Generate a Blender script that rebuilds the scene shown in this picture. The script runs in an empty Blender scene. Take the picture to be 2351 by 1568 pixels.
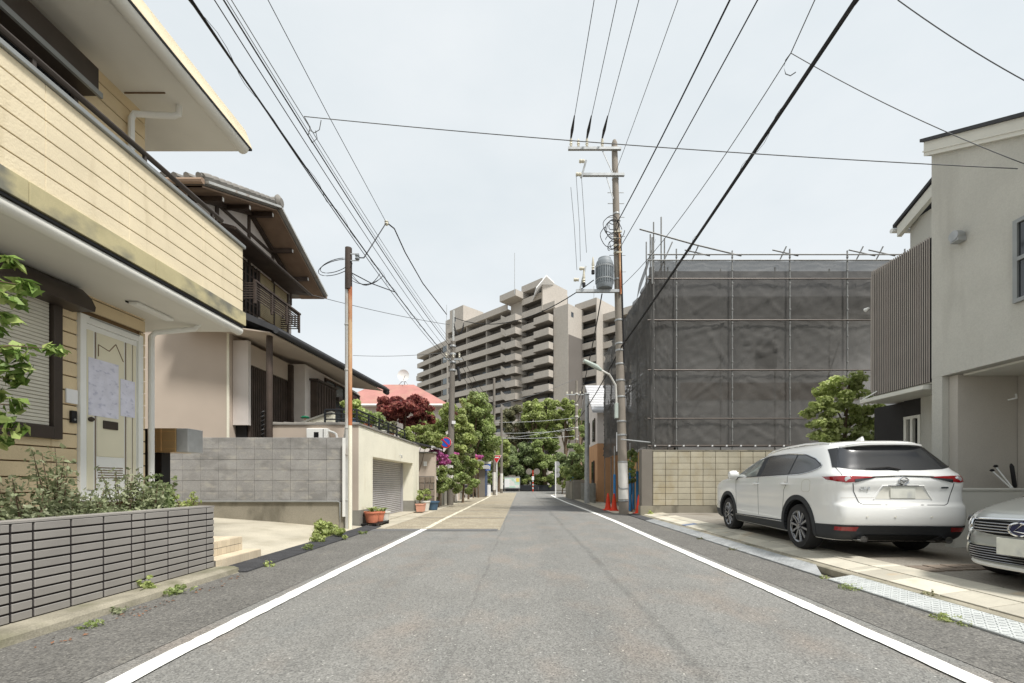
import bpy, math, random
import numpy as np
from mathutils import Vector, Matrix
R = math.radians
random.seed(7)
sc = bpy.context.scene
COL = sc.collection
# ---------------- camera, sky, sun, exposure ----------------
CAMH = 1.2
cam = bpy.data.cameras.new("camera"); camo = bpy.data.objects.new("camera", cam); COL.objects.link(camo)
camo.location = (0, 0, CAMH); camo.rotation_euler = (R(90), 0, 0)
cam.sensor_width = 36; cam.lens = 36 * 1000 / 2350
cam.shift_x = -(1198 - 1175) / 2350; cam.shift_y = (1105 - 784) / 2350
cam.clip_start = 0.05; cam.clip_end = 3000
sc.camera = camo
SUN_EL, SUN_AZ = R(59), R(136)            # azimuth clockwise from +Y
sdir = Vector((math.sin(SUN_AZ) * math.cos(SUN_EL), math.cos(SUN_AZ) * math.cos(SUN_EL), math.sin(SUN_EL)))
w = bpy.data.worlds.new("World"); sc.world = w; w.use_nodes = True
nt = w.node_tree; nt.nodes.clear(); N = nt.nodes.new; Lk = nt.links.new
sky = N("ShaderNodeTexSky"); sky.sky_type = 'NISHITA'; sky.sun_disc = False
sky.sun_elevation = SUN_EL; sky.sun_rotation = SUN_AZ; sky.dust_density = 4; sky.air_density = 1.0
b1 = N("ShaderNodeBackground"); b1.inputs[1].default_value = 0.10; Lk(sky.outputs[0], b1.inputs[0])
tc = N("ShaderNodeTexCoord")
mp = N("ShaderNodeMapping"); mp.inputs['Scale'].default_value = (1.2, 1.2, 2.6); Lk(tc.outputs['Generated'], mp.inputs[0])
nz = N("ShaderNodeTexNoise"); nz.inputs['Scale'].default_value = 1.6; nz.inputs['Detail'].default_value = 6; nz.inputs['Roughness'].default_value = .55
Lk(mp.outputs[0], nz.inputs[0])
rp = N("ShaderNodeValToRGB"); rp.color_ramp.elements[0].position = .30; rp.color_ramp.elements[1].position = .74
rp.color_ramp.elements[0].color = (.505, .545, .56, 1); rp.color_ramp.elements[1].color = (.60, .62, .625, 1)
Lk(nz.outputs[0], rp.inputs[0])
b2 = N("ShaderNodeBackground"); b2.inputs[1].default_value = 1.0; Lk(rp.outputs[0], b2.inputs[0])
mx = N("ShaderNodeMixShader"); mx.inputs[0].default_value = .88; Lk(b1.outputs[0], mx.inputs[1]); Lk(b2.outputs[0], mx.inputs[2])
wo = N("ShaderNodeOutputWorld"); Lk(mx.outputs[0], wo.inputs[0])
sun = bpy.data.lights.new("sun", 'SUN'); sun.energy = 2.8; sun.angle = R(9); sun.color = (1, .97, .92)
suno = bpy.data.objects.new("sun", sun); COL.objects.link(suno)
suno.rotation_euler = sdir.to_track_quat('Z', 'Y').to_euler()
sc.view_settings.view_transform = 'Standard'; sc.view_settings.look = 'None'
sc.view_settings.exposure = 0.70; sc.view_settings.gamma = 1.0; sc.view_settings.use_curve_mapping = False
sc.render.engine = 'CYCLES'; sc.cycles.use_denoising = True
sc.cycles.max_bounces = 6; sc.cycles.transparent_max_bounces = 16; sc.cycles.caustics_reflective = False; sc.cycles.caustics_refractive = False
# ---------------- helpers ----------------
def at(u, v, Y):
    """a point of the place at distance Y from the bearing measured in the photograph"""
    return Vector(((u - 1198) * Y / 1000, Y, CAMH - (v - 1105) * Y / 1000))
def tag(o, label=None, cat=None, group=None, kind=None):
    if label: o["label"] = label
    if cat: o["category"] = cat
    if group: o["group"] = group
    if kind: o["kind"] = kind
    return o
def thing(name, label, cat, loc=(0, 0, 0), rz=0, group=None):
    o = bpy.data.objects.new(name, None); COL.objects.link(o); o.empty_display_size = .2
    o.location = loc; o.rotation_euler = (0, 0, rz)
    return tag(o, label, cat, group)
def wt(o):
    t = Vector((0, 0, 0))
    while o: t += o.location; o = o.parent
    return t
class G:
    def __init__(s): s.v = []; s.f = []
    def add(s, vs, fs):
        k = len(s.v); s.v += [tuple(p) for p in vs]; s.f += [tuple(i + k for i in f) for f in fs]; return s
    def box(s, x0, x1, y0, y1, z0, z1):
        if x0 > x1: x0, x1 = x1, x0
        if y0 > y1: y0, y1 = y1, y0
        if z0 > z1: z0, z1 = z1, z0
        return s.add([(x0,y0,z0),(x1,y0,z0),(x1,y1,z0),(x0,y1,z0),(x0,y0,z1),(x1,y0,z1),(x1,y1,z1),(x0,y1,z1)],
                     [(0,3,2,1),(4,5,6,7),(0,1,5,4),(1,2,6,5),(2,3,7,6),(3,0,4,7)])
    def hexa(s, p):   # 8 corners: bottom 4 ccw, top 4 ccw
        return s.add(p, [(0,3,2,1),(4,5,6,7),(0,1,5,4),(1,2,6,5),(2,3,7,6),(3,0,4,7)])
    def bar(s, p, q, wd, ht, up=(0, 0, 1)):
        p = Vector(p); q = Vector(q); d = (q - p).normalized(); up = Vector(up)
        if abs(d.dot(up)) > .98: up = Vector((1, 0, 0))
        a = d.cross(up).normalized() * wd / 2; b = a.cross(d).normalized() * ht / 2
        return s.hexa([p-a-b, p+a-b, q+a-b, q-a-b, p-a+b, p+a+b, q+a+b, q-a+b])
    def tube(s, pts, r, n=8, cap=True):
        pts = [Vector(p) for p in pts]; m = len(pts)
        rs = r if isinstance(r, (list, tuple)) else [r] * m
        vs = []; ref = None
        for i, p in enumerate(pts):
            d = (pts[min(i+1, m-1)] - pts[max(i-1, 0)])
            d = d.normalized() if d.length > 1e-9 else Vector((0, 0, 1))
            if ref is None:
                ref = Vector((0, 0, 1)) if abs(d.z) < .9 else Vector((1, 0, 0))
            a = d.cross(ref).normalized(); b = d.cross(a).normalized();
            for k in range(n):
                t = 2 * math.pi * k / n
                vs.append(p + (a * math.cos(t) + b * math.sin(t)) * rs[i])
        fs = [(i*n+k, i*n+(k+1) % n, (i+1)*n+(k+1) % n, (i+1)*n+k) for i in range(m-1) for k in range(n)]
        if cap: fs += [tuple(range(n-1, -1, -1)), tuple((m-1)*n+k for k in range(n))]
        return s.add(vs, fs)
    def lathe(s, prof, c=(0, 0, 0), n=20, axis='z', capb=True, capt=True):
        vs = []; m = len(prof)
        for (r, h) in prof:
            for k in range(n):
                t = 2 * math.pi * k / n; x, y = r * math.cos(t), r * math.sin(t)
                p = (x, y, h) if axis == 'z' else ((h, x, y) if axis == 'x' else (y, h, x))
                vs.append((p[0]+c[0], p[1]+c[1], p[2]+c[2]))
        fs = [(i*n+k, i*n+(k+1) % n, (i+1)*n+(k+1) % n, (i+1)*n+k) for i in range(m-1) for k in range(n)]
        if capb: fs.append(tuple(range(n-1, -1, -1)))
        if capt: fs.append(tuple((m-1)*n+k for k in range(n)))
        return s.add(vs, fs)
    def prism(s, poly, axis, a, b):
        n = len(poly)
        def P(p, h): return (h, p[0], p[1]) if axis == 'x' else ((p[0], h, p[1]) if axis == 'y' else (p[0], p[1], h))
        vs = [P(p, a) for p in poly] + [P(p, b) for p in poly]
        fs = [tuple(range(n-1, -1, -1)), tuple(range(n, 2*n))] + [(i, (i+1) % n, n+(i+1) % n, n+i) for i in range(n)]
        return s.add(vs, fs)
    def grid(s, rows):
        m = len(rows[0]); vs = [p for r in rows for p in r]
        return s.add(vs, [(i*m+j, i*m+j+1, (i+1)*m+j+1, (i+1)*m+j) for i in range(len(rows)-1) for j in range(m-1)])
def mesh_of(g, name, recalc=True):
    me = bpy.data.meshes.new(name); me.from_pydata(g.v, [], g.f); me.update()
    if recalc:
        import bmesh
        bm = bmesh.new(); bm.from_mesh(me); bmesh.ops.recalc_face_normals(bm, faces=bm.faces); bm.to_mesh(me); bm.free()
    return me
def put(name, g, m, parent=None, smooth=False, local=False, bevel=0, angle=35, recalc=True):
    """one mesh object from world coordinates (or the parent's own when local)"""
    me = mesh_of(g, name, recalc) if isinstance(g, G) else g
    if m is not None and not me.materials: me.materials.append(m)
    o = bpy.data.objects.new(name, me); COL.objects.link(o)
    if parent is not None:
        o.parent = parent
        if not local: o.location = -wt(parent)
    if smooth:
        me.shade_smooth()
        if angle < 180: me.set_sharp_from_angle(angle=R(angle))
    if bevel:
        b = o.modifiers.new("bevel", 'BEVEL'); b.width = bevel; b.segments = 2; b.limit_method = 'ANGLE'
    return o
_bx = {}
def bmesh_box(dx, dy, dz, c, m):
    """shared chamfered box mesh, centred; alike pieces share it"""
    key = (round(dx, 3), round(dy, 3), round(dz, 3), round(c, 4), m.name)
    if key in _bx: return _bx[key]
    import bmesh
    bm = bmesh.new(); bmesh.ops.create_cube(bm, size=1); bmesh.ops.scale(bm, vec=(dx, dy, dz), verts=bm.verts)
    if c > 0: bmesh.ops.bevel(bm, geom=bm.edges[:], offset=c, segments=1, affect='EDGES')
    me = bpy.data.meshes.new("piece"); bm.to_mesh(me); bm.free(); me.materials.append(m); _bx[key] = me
    return me
def piece(parent, name, c, d, m, cham=.004, rot=None):
    o = bpy.data.objects.new(name, bmesh_box(*d, cham, m)); COL.objects.link(o)
    o.parent = parent; o.location = Vector(c) - (wt(parent) if parent else Vector())
    if rot: o.rotation_euler = rot
    return o
def sag(p, q, s, n=24):
    p = Vector(p); q = Vector(q)
    return [p.lerp(q, t / n) - Vector((0, 0, s * 4 * (t / n) * (1 - t / n))) for t in range(n + 1)]
# ---------------- materials ----------------
def lin(r, g, b):
    f = lambda c: (c/255/12.92) if c/255 <= .04045 else ((c/255+.055)/1.055)**2.4
    return (f(r), f(g), f(b))
def mat(name, rgb, rough=.8, var=.12, vs=2.5, fine=0, fs=90, bump=0, bs=70, metal=0, spec=.35, coat=0, rand=0, stain=None, stain2=None, island=0):
    m = bpy.data.materials.new(name); m.use_nodes = True; t = m.node_tree; p = t.nodes['Principled BSDF']
    N = t.nodes.new; L = t.links.new
    geo = N("ShaderNodeNewGeometry"); pos = geo.outputs['Position']
    def noise(scale, det=4, vec=None):
        n = N("ShaderNodeTexNoise"); n.inputs['Detail'].default_value = det
        if vec:
            mp = N("ShaderNodeMapping"); mp.inputs['Scale'].default_value = vec; L(pos, mp.inputs[0]); L(mp.outputs[0], n.inputs[0])
        else: L(pos, n.inputs[0])
        n.inputs['Scale'].default_value = scale; return n.outputs[0]
    def rng(v, a, b, lo, hi):
        r = N("ShaderNodeMapRange"); r.inputs[1].default_value = a; r.inputs[2].default_value = b; r.inputs[3].default_value = lo; r.inputs[4].default_value = hi
        L(v, r.inputs[0]); return r.outputs[0]
    c = N("ShaderNodeRGB"); c.outputs[0].default_value = (*rgb, 1); cur = c.outputs[0]
    def scale(cur, f):
        s = N("ShaderNodeVectorMath"); s.operation = 'SCALE'; L(cur, s.inputs[0]); L(f, s.inputs[3]); return s.outputs[0]
    if var: cur = scale(cur, rng(noise(vs), .3, .7, 1-var, 1+var))
    if fine: cur = scale(cur, rng(noise(fs, 2), .3, .7, 1-fine, 1+fine))
    if rand:
        oi = N("ShaderNodeObjectInfo"); cur = scale(cur, rng(oi.outputs['Random'], 0, 1, 1-rand, 1+rand))
    if island: cur = scale(cur, rng(geo.outputs['Random Per Island'], 0, 1, 1-island, 1+island))
    for st in (stain, stain2):
        if st:   # (rgb, noise scale, vector, lo, hi, strength)
            srgb, ss, vec, lo, hi, k = st
            f = rng(noise(ss, 6, vec), lo, hi, 0, k)
            mxn = N("ShaderNodeMix"); mxn.data_type = 'RGBA'; L(f, mxn.inputs['Factor']); L(cur, mxn.inputs['A']); mxn.inputs['B'].default_value = (*srgb, 1)
            cur = mxn.outputs['Result']
    L(cur, p.inputs['Base Color'])
    p.inputs['Roughness'].default_value = rough; p.inputs['Metallic'].default_value = metal
    p.inputs['Specular IOR Level'].default_value = spec; p.inputs['Coat Weight'].default_value = coat; p.inputs['Coat Roughness'].default_value = .06
    if bump:
        b = N("ShaderNodeBump"); b.inputs['Strength'].default_value = bump; b.inputs['Distance'].default_value = .01
        L(noise(bs, 3), b.inputs['Height']); L(b.outputs[0], p.inputs['Normal'])
    return m
def leafmat(name, a, b, c, trans=.5):
    m = bpy.data.materials.new(name); m.use_nodes = True; t = m.node_tree; p = t.nodes['Principled BSDF']; N = t.nodes.new; L = t.links.new
    geo = N("ShaderNodeNewGeometry"); r = N("ShaderNodeValToRGB"); L(geo.outputs['Random Per Island'], r.inputs[0])
    r.color_ramp.elements[0].color = (*a, 1); r.color_ramp.elements[1].color = (*c, 1); e = r.color_ramp.elements.new(.5); e.color = (*b, 1)
    nn = N("ShaderNodeTexNoise"); nn.inputs['Scale'].default_value = 1.3; L(geo.outputs['Position'], nn.inputs[0])
    mr = N("ShaderNodeMapRange"); mr.inputs[1].default_value = .3; mr.inputs[2].default_value = .7; mr.inputs[3].default_value = .7; mr.inputs[4].default_value = 1.35; L(nn.outputs[0], mr.inputs[0])
    s = N("ShaderNodeVectorMath"); s.operation = 'SCALE'; L(r.outputs[0], s.inputs[0]); L(mr.outputs[0], s.inputs[3])
    L(s.outputs[0], p.inputs['Base Color']); p.inputs['Roughness'].default_value = .5; p.inputs['Specular IOR Level'].default_value = .35
    tr = N("ShaderNodeBsdfTranslucent"); L(s.outputs[0], tr.inputs[0])
    mx = N("ShaderNodeMixShader"); mx.inputs[0].default_value = trans; L(p.outputs[0], mx.inputs[1]); L(tr.outputs[0], mx.inputs[2])
    L(mx.outputs[0], t.nodes['Material Output'].inputs[0]); return m
X = {}
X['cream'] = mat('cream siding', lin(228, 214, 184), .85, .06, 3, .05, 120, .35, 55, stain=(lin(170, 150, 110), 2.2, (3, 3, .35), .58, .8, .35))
X['cream2'] = mat('shaded siding', lin(222, 202, 166), .85, .06, 3, .05, 120, .3, 55)  # the cream siding again, with balcony and eaves shade put into the colour
X['groove'] = mat('siding groove', lin(120, 98, 72), .9)
X['moss'] = mat('mossy board', lin(188, 178, 140), .85, .12, 4, .05, 100, stain=(lin(112, 112, 104), 1.6, (1, 1, 1.6), .46, .6, .9))
X['soffit'] = mat('white soffit', lin(222, 220, 212), .8, .05, 1.5)
X['whitepipe'] = mat('white plastic', lin(232, 232, 228), .45, .04)
X['darkmetal'] = mat('dark bronze aluminium', lin(74, 66, 60), .45, .1, 5, metal=.3)
X['grayrail'] = mat('grey aluminium', lin(150, 152, 150), .45, .08, 4, metal=.4)
X['black'] = mat('black', lin(28, 27, 28), .55, .15, 6)
X['roofdark'] = mat('dark roof', lin(62, 62, 64), .7, .15, 4)
X['door'] = mat('door cream panel', lin(228, 222, 198), .5, .04)
X['doorwhite'] = mat('door white frame', lin(238, 238, 234), .45, .03)
X['shutter'] = mat('ivory shutter', lin(214, 210, 196), .55, .06, 6)
X['glassdark'] = mat('dark glass', lin(30, 34, 38), .08, .2, 1.2, spec=.9)
X['glassgrey'] = mat('grey glass', lin(92, 100, 104), .12, .2, .6, spec=.8)
X['paper'] = mat('paper notice', lin(222, 222, 236), .8, .08, 9, stain=(lin(170, 172, 196), 14, (1, 1, 1.6), .55, .7, .7))
X['brick'] = mat('grey tile brick', lin(146, 142, 137), .75, .07, 3, .05, 140, rand=.06)
X['brickjoint'] = mat('dark joint', lin(38, 34, 34), .95)
X['kerb'] = mat('weathered concrete kerb', lin(150, 144, 128), .95, .2, 4, .14, 80, .5, 60, stain=(lin(96, 96, 70), 2.5, None or (1, 1, 1), .5, .7, .7))
X['concrete'] = mat('pale concrete', lin(184, 177, 160), .95, .12, 1.3, .12, 60, .4, 50, stain=(lin(140, 132, 112), 1.2, (1, 1, 1), .52, .7, .5))
X['block'] = mat('weathered concrete block', lin(154, 152, 149), .95, .14, 1.6, .1, 60, .5, 60, rand=.05, stain=(lin(112, 110, 106), 2.6, (1, 1, 1.7), .48, .66, .45), stain2=(lin(186, 180, 168), 3.6, (1, 1, 2.2), .54, .68, .4))
X['blockbase'] = mat('stained concrete base', lin(142, 136, 122), .95, .16, 1.2, .1, 60, .3, 60, stain=(lin(88, 84, 72), 1.7, (1.2, 1.2, .5), .5, .66, .8))
X['mortar'] = mat('mortar joint', lin(118, 114, 108), .95)
X['rubber'] = mat('black rubber', lin(76, 76, 78), .85, .2, 5, .1, 120, .4, 90)
X['steel'] = mat('weathered steel pole', lin(186, 186, 182), .5, .12, 3, metal=.25, stain=(lin(140, 110, 84), 5, (1, 1, .3), .6, .75, .5))
X['rust'] = mat('rusty brown cover', lin(176, 108, 72), .7, .16, 3, stain=(lin(206, 178, 140), 1.2, (1, 1, .5), .5, .6, .8))
X['gcream'] = mat('cream mortar', lin(234, 230, 212), .92, .05, 2, .05, 70, .5, 40, stain=(lin(190, 178, 146), 1.5, (2, 2, .6), .6, .8, .35))
X['gbase'] = mat('grey mortar plinth', lin(140, 138, 130), .95, .12, 3)
X['beige'] = mat('beige plaster', lin(190, 176, 162), .92, .05, 1.0, .03, 140, .2, 120)
X['whiteplaster'] = mat('white plaster', lin(214, 206, 200), .9, .05)
X['timber'] = mat('dark stained timber', lin(74, 63, 56), .7, .25, 3, .1, 40)
X['brownboard'] = mat('brown soffit board', lin(146, 124, 106), .8, .14, 3)
X['tile'] = mat('grey clay roof tile', lin(128, 124, 118), .6, .18, 3, rand=.12)
X['shuttersteel'] = mat('steel roller shutter', lin(186, 184, 186), .45, .1, 2, metal=.35)
X['terracotta'] = mat('terracotta plastic', lin(205, 128, 100), .6, .1, 5)
X['potpink'] = mat('pink planter', lin(214, 160, 138), .6, .1, 5)
X['potwhite'] = mat('whitish pot', lin(214, 212, 204), .6, .08, 5)
X['potblue'] = mat('slate blue pot', lin(72, 98, 122), .6, .1, 5)
X['soil'] = mat('soil', lin(88, 70, 54), .95, .3, 10)
X['pole'] = mat('utility pole concrete', lin(140, 132, 122), .9, .1, 2.5, .06, 60, .2, 60, stain=(lin(100, 98, 92), 3, (1, 1, .2), .52, .7, .5))
X['polegrey'] = mat('dark grey pole', lin(122, 116, 108), .85, .08, 2, .05, 60)
X['poleband'] = mat('white pole band', lin(214, 212, 206), .7, .06, 4)
X['scafftube'] = mat('dull scaffold tube', lin(132, 132, 130), .6, .12, 5, metal=.3)
X['galv'] = mat('galvanised steel', lin(172, 174, 174), .5, .14, 6, metal=.5)
X['trafo'] = mat('transformer grey', lin(130, 136, 140), .55, .1, 4)
X['porcelain'] = mat('porcelain insulator', lin(214, 208, 190), .3, .1, 8)
X['cable'] = mat('black cable', lin(36, 36, 38), .6, .1)
X['cablegrey'] = mat('grey wire', lin(96, 98, 100), .6, .1)
X['stucco'] = mat('grey stucco', lin(192, 190, 181), .93, .05, 1.2, .05, 45, .5, 40, stain=(lin(150, 146, 136), 1.1, (2.2, 2.2, .35), .54, .8, .5))
X['stucco2'] = mat('pale trim', lin(216, 214, 204), .85, .05, 2)
X['carportwall'] = mat('carport stucco', lin(190, 184, 174), .93, .05, 1.5, .05, 60, .3, 60)
X['slat'] = mat('taupe louvre slat', lin(158, 150, 142), .6, .06, 3, rand=.03)
X['darkwall'] = mat('charcoal entrance cladding', lin(46, 44, 44), .7, .12, 3)
X['cblock'] = mat('cream concrete block', lin(178, 171, 152), .93, .1, 2, .08, 70, .4, 60, rand=.07, stain=(lin(158, 142, 108), 2, (1, 1, .6), .52, .7, .5))
X['forecourt'] = mat('brown exposed concrete', lin(144, 138, 128), .95, .12, 1.5, .18, 50, .5, 70, stain=(lin(112, 102, 88), .9, (1, 1, 1), .5, .68, .6))
X['paver'] = mat('cream stone paver', lin(196, 190, 174), .8, .1, 4, .05, 60, .2, 60, rand=.2, stain=(lin(196, 160, 112), 3, (1, 1, 1), .58, .74, .5))
X['ramp'] = mat('galvanised ramp plate', lin(176, 178, 178), .6, .16, 6, .1, 90, .3, 60, metal=.25)
X['rampw'] = mat('white ramp plate', lin(188, 191, 189), .7, .1, 6, .06, 90, .3, 60)
X['line'] = mat('white road paint', lin(240, 240, 234), .8, .05, 6, .09, 110, .3, 150, stain=(lin(170, 168, 160), 26, (1, 1, 1), .62, .7, .8))
X['linew'] = mat('worn road paint', lin(222, 216, 196), .85, .1, 6, .1, 90, stain=(lin(160, 150, 128), 9, (1, 1, 1), .52, .6, .9))
X['tan'] = mat('worn tan paving', lin(162, 153, 135), .95, .12, 3, .16, 70, .4, 80, stain=(lin(136, 122, 98), 1.0, (.25, 3, 1), .54, .66, .75))
X['dkasphalt'] = mat('dark asphalt', lin(112, 110, 106), .92, .1, 2, .32, 95, .6, 110, stain=(lin(150, 142, 126), 2, (1, .3, 1), .62, .8, .45))
X['patch'] = mat('new asphalt patch', lin(112, 112, 112), .92, .08, 2, .16, 95, .4, 110)
X['whitepaint'] = mat('white car paint', lin(234, 234, 231), .2, .01, 1, coat=1, spec=.5)
X['silver'] = mat('silver car paint', lin(164, 168, 166), .3, .01, 1, coat=1, metal=.55)
X['clad'] = mat('black car cladding', lin(48, 50, 53), .6, .06, 8)
X['cavity'] = mat('wheel cavity', lin(16, 16, 16), .95)
X['carglass'] = mat('tinted car glass', lin(40, 42, 46), .12, .05, 1, spec=1.0)
X['carglass2'] = mat('side car glass', lin(126, 134, 132), .03, .08, 2, spec=1.0, coat=1)
X['chrome'] = mat('chrome', lin(225, 226, 228), .12, 0, metal=1)
X['rim'] = mat('alloy rim', lin(150, 150, 152), .25, .05, metal=.9)
X['tyre'] = mat('tyre rubber', lin(46, 45, 45), .85, .1, 8)
X['redlamp'] = mat('red lamp lens', lin(140, 16, 24), .1, .15, 12, coat=1)
X['lamp'] = mat('clear lamp lens', lin(196, 198, 198), .08, .2, 14, coat=1, metal=.4)
X['plate'] = mat('number plate', lin(216, 216, 206), .5, .08, 9, stain=(lin(176, 178, 178), 6, (1, 1, .6), .54, .66, .6))
X['navy'] = mat('navy emblem', lin(32, 36, 78), .2, .1, coat=1)
X['orange'] = mat('orange cone plastic', lin(226, 70, 42), .55, .08, 6)
X['bluepipe'] = mat('blue plastic sleeve', lin(62, 138, 200), .5, .12, 5)
X['wood'] = mat('bare wood', lin(206, 164, 112), .8, .14, 6)
X['redroof'] = mat('faded red roof', lin(174, 124, 116), .85, .12, 1.2, .1, 30, stain=(lin(170, 140, 120), 1, (1, 1, 1), .52, .68, .6))
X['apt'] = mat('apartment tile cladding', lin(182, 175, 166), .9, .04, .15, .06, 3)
X['apt2'] = mat('apartment inner wall', lin(112, 107, 102), .9, .06, .3)  # darker than the cladding: shade of the balcony recesses put into the colour
X['aptglass'] = mat('apartment glass', lin(84, 90, 96), .12, .4, .5, spec=.8, rand=.6)
X['bluegrey'] = mat('blue grey door leaf', lin(70, 84, 112), .6, .1)
X['red'] = mat('sign red', lin(206, 44, 52), .5, .03)
X['blue'] = mat('sign blue', lin(40, 98, 200), .5, .03)
X['white'] = mat('sign white', lin(236, 236, 236), .5, .03)
X['mapgreen'] = mat('map print', lin(186, 216, 200), .6, .1, 4, stain=(lin(224, 222, 216), 2.2, (1, 1, 1), .5, .52, .9))
X['yellow'] = mat('map yellow', lin(226, 210, 110), .6, .05)
X['tan2'] = mat('tan siding', lin(190, 146, 108), .85, .08, 2)
X['slate'] = mat('grey slate roof', lin(188, 188, 190), .6, .08, 3)
X['stone'] = mat('stone facing', lin(128, 116, 104), .85, .18, 3, .1, 40, rand=.18)
X['bark'] = mat('bark', lin(104, 88, 72), .95, .25, 6, .2, 40, .6, 40)
X['darkfence'] = mat('black fence', lin(40, 42, 46), .7, .1, 3)
X['gold'] = mat('bronze mailbox panel', lin(186, 156, 112), .3, .1, 3, metal=.45)
X['deadleaf'] = mat('dead leaf', lin(128, 92, 70), .9, .2, 30, island=.3)
X['bottle'] = mat('green plastic', lin(24, 120, 86), .5, .1)
# asphalt of the carriageway: aggregate speckle, old tyre tracks and two seams
def asphalt():
    m = mat('carriageway asphalt', lin(135, 134, 131), .9, .07, 1.0, .0, 95, .7, 120, stain=(lin(150, 138, 128), 1.7, (1, .6, 1), .5, .7, .5), stain2=(lin(118, 120, 120), 2.3, (1, .4, 1), .55, .75, .5))
    t = m.node_tree; p = t.nodes['Principled BSDF']; N = t.nodes.new; L = t.links.new
    src = p.inputs['Base Color'].links[0].from_socket; geo = N("ShaderNodeNewGeometry")
    vo = N("ShaderNodeTexVoronoi"); vo.inputs['Scale'].default_value = 92; L(geo.outputs['Position'], vo.inputs['Vector'])
    r = N("ShaderNodeValToRGB"); L(vo.outputs['Color'], r.inputs[0]); cr = r.color_ramp
    cr.elements[0].color = (.45, .45, .46, 1); cr.elements[1].color = (1.0, 1.0, 1.0, 1); cr.elements[1].position = .93
    for pz, c in ((.3, .78), (.6, .98), (.82, 1.25)): e = cr.elements.new(pz); e.color = (c, c, c * .98, 1)
    e = cr.elements.new(.97); e.color = (2.6, 2.6, 2.5, 1)
    mx = N("ShaderNodeMix"); mx.data_type = 'RGBA'; mx.blend_type = 'MULTIPLY'; mx.inputs['Factor'].default_value = 1; L(src, mx.inputs['A']); L(r.outputs[0], mx.inputs['B'])
    cur = mx.outputs['Result']
    sep = N("ShaderNodeSeparateXYZ"); L(geo.outputs['Position'], sep.inputs[0])
    wob = N("ShaderNodeTexNoise"); wob.inputs['Scale'].default_value = .5; L(geo.outputs['Position'], wob.inputs[0])
    brk = N("ShaderNodeTexNoise"); brk.inputs['Scale'].default_value = 2.2; L(geo.outputs['Position'], brk.inputs[0])
    def mth(op, a, b=None):
        n = N("ShaderNodeMath"); n.operation = op
        for i, v in enumerate((a, b)):
            if v is None: continue
            if isinstance(v, (int, float)): n.inputs[i].default_value = v
            else: L(v, n.inputs[i])
        return n.outputs[0]
    xx = mth('ADD', sep.outputs[0], mth('MULTIPLY', mth('SUBTRACT', wob.outputs[0], .5), .25))
    for x0, wd, k in ((1.12, .05, .22), (-.50, .022, .2), (-1.5, .18, .10), (.55, .3, .08), (2.0, .22, .08)):
        d = mth('ABSOLUTE', mth('SUBTRACT', xx, x0))
        mr = N("ShaderNodeMapRange"); mr.interpolation_type = 'SMOOTHSTEP'; L(d, mr.inputs[0]); mr.inputs[1].default_value = wd * .3; mr.inputs[2].default_value = wd * 1.4; mr.inputs[3].default_value = k; mr.inputs[4].default_value = 0
        mb = N("ShaderNodeMapRange"); L(brk.outputs[0], mb.inputs[0]); mb.inputs[1].default_value = .35; mb.inputs[2].default_value = .65; mb.inputs[3].default_value = .3; mb.inputs[4].default_value = 1
        f = mth('SUBTRACT', 1.0, mth('MULTIPLY', mr.outputs[0], mb.outputs[0]))
        s = N("ShaderNodeVectorMath"); s.operation = 'SCALE'; L(cur, s.inputs[0]); L(f, s.inputs[3]); cur = s.outputs[0]
    L(cur, p.inputs['Base Color']); return m
X['asphalt'] = asphalt()
def speckle(m, sc):
    t = m.node_tree; p = t.nodes['Principled BSDF']; src = p.inputs['Base Color'].links[0].from_socket
    geo = t.nodes.new("ShaderNodeNewGeometry"); vo = t.nodes.new("ShaderNodeTexVoronoi"); vo.inputs['Scale'].default_value = sc; t.links.new(geo.outputs['Position'], vo.inputs['Vector'])
    r = t.nodes.new("ShaderNodeValToRGB"); t.links.new(vo.outputs['Color'], r.inputs[0]); cr = r.color_ramp
    cr.elements[0].color = (.5, .5, .5, 1); cr.elements[1].color = (2.2, 2.2, 2.1, 1); e = cr.elements.new(.5); e.color = (.95, .95, .95, 1); e = cr.elements.new(.9); e.color = (1.25, 1.25, 1.22, 1)
    mx = t.nodes.new("ShaderNodeMix"); mx.data_type = 'RGBA'; mx.blend_type = 'MULTIPLY'; mx.inputs['Factor'].default_value = 1; t.links.new(src, mx.inputs['A']); t.links.new(r.outputs[0], mx.inputs['B']); t.links.new(mx.outputs['Result'], p.inputs['Base Color'])
speckle(X['dkasphalt'], 62); speckle(X['patch'], 80); speckle(X['tan'], 55)
def sheetmat():
    m = mat('dark mesh sheet', lin(106, 104, 101), .85, .12, 1.2, .1, 60)
    t = m.node_tree; p = t.nodes['Principled BSDF']; N = t.nodes.new; L = t.links.new
    src = p.inputs['Base Color'].links[0].from_socket
    tl = N("ShaderNodeBsdfTranslucent"); L(src, tl.inputs[0]); a = N("ShaderNodeMixShader"); a.inputs[0].default_value = .4; L(p.outputs[0], a.inputs[1]); L(tl.outputs[0], a.inputs[2])
    tp = N("ShaderNodeBsdfTransparent"); b = N("ShaderNodeMixShader"); b.inputs[0].default_value = .19; L(a.outputs[0], b.inputs[1]); L(tp.outputs[0], b.inputs[2])
    L(b.outputs[0], t.nodes['Material Output'].inputs[0]); return m
X['sheet'] = sheetmat()
X['leafdark'] = leafmat('dark evergreen leaf', (0.14, 0.185, 0.08), (0.27, 0.34, 0.15), (0.45, 0.52, 0.27))
X['leafmid'] = leafmat('mid green leaf', (0.17, 0.225, 0.07), (0.33, 0.41, 0.145), (0.55, 0.62, 0.3))
X['leaflight'] = leafmat('light green leaf', (0.22, 0.27, 0.08), (0.4, 0.47, 0.16), (0.62, 0.67, 0.32))
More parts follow.
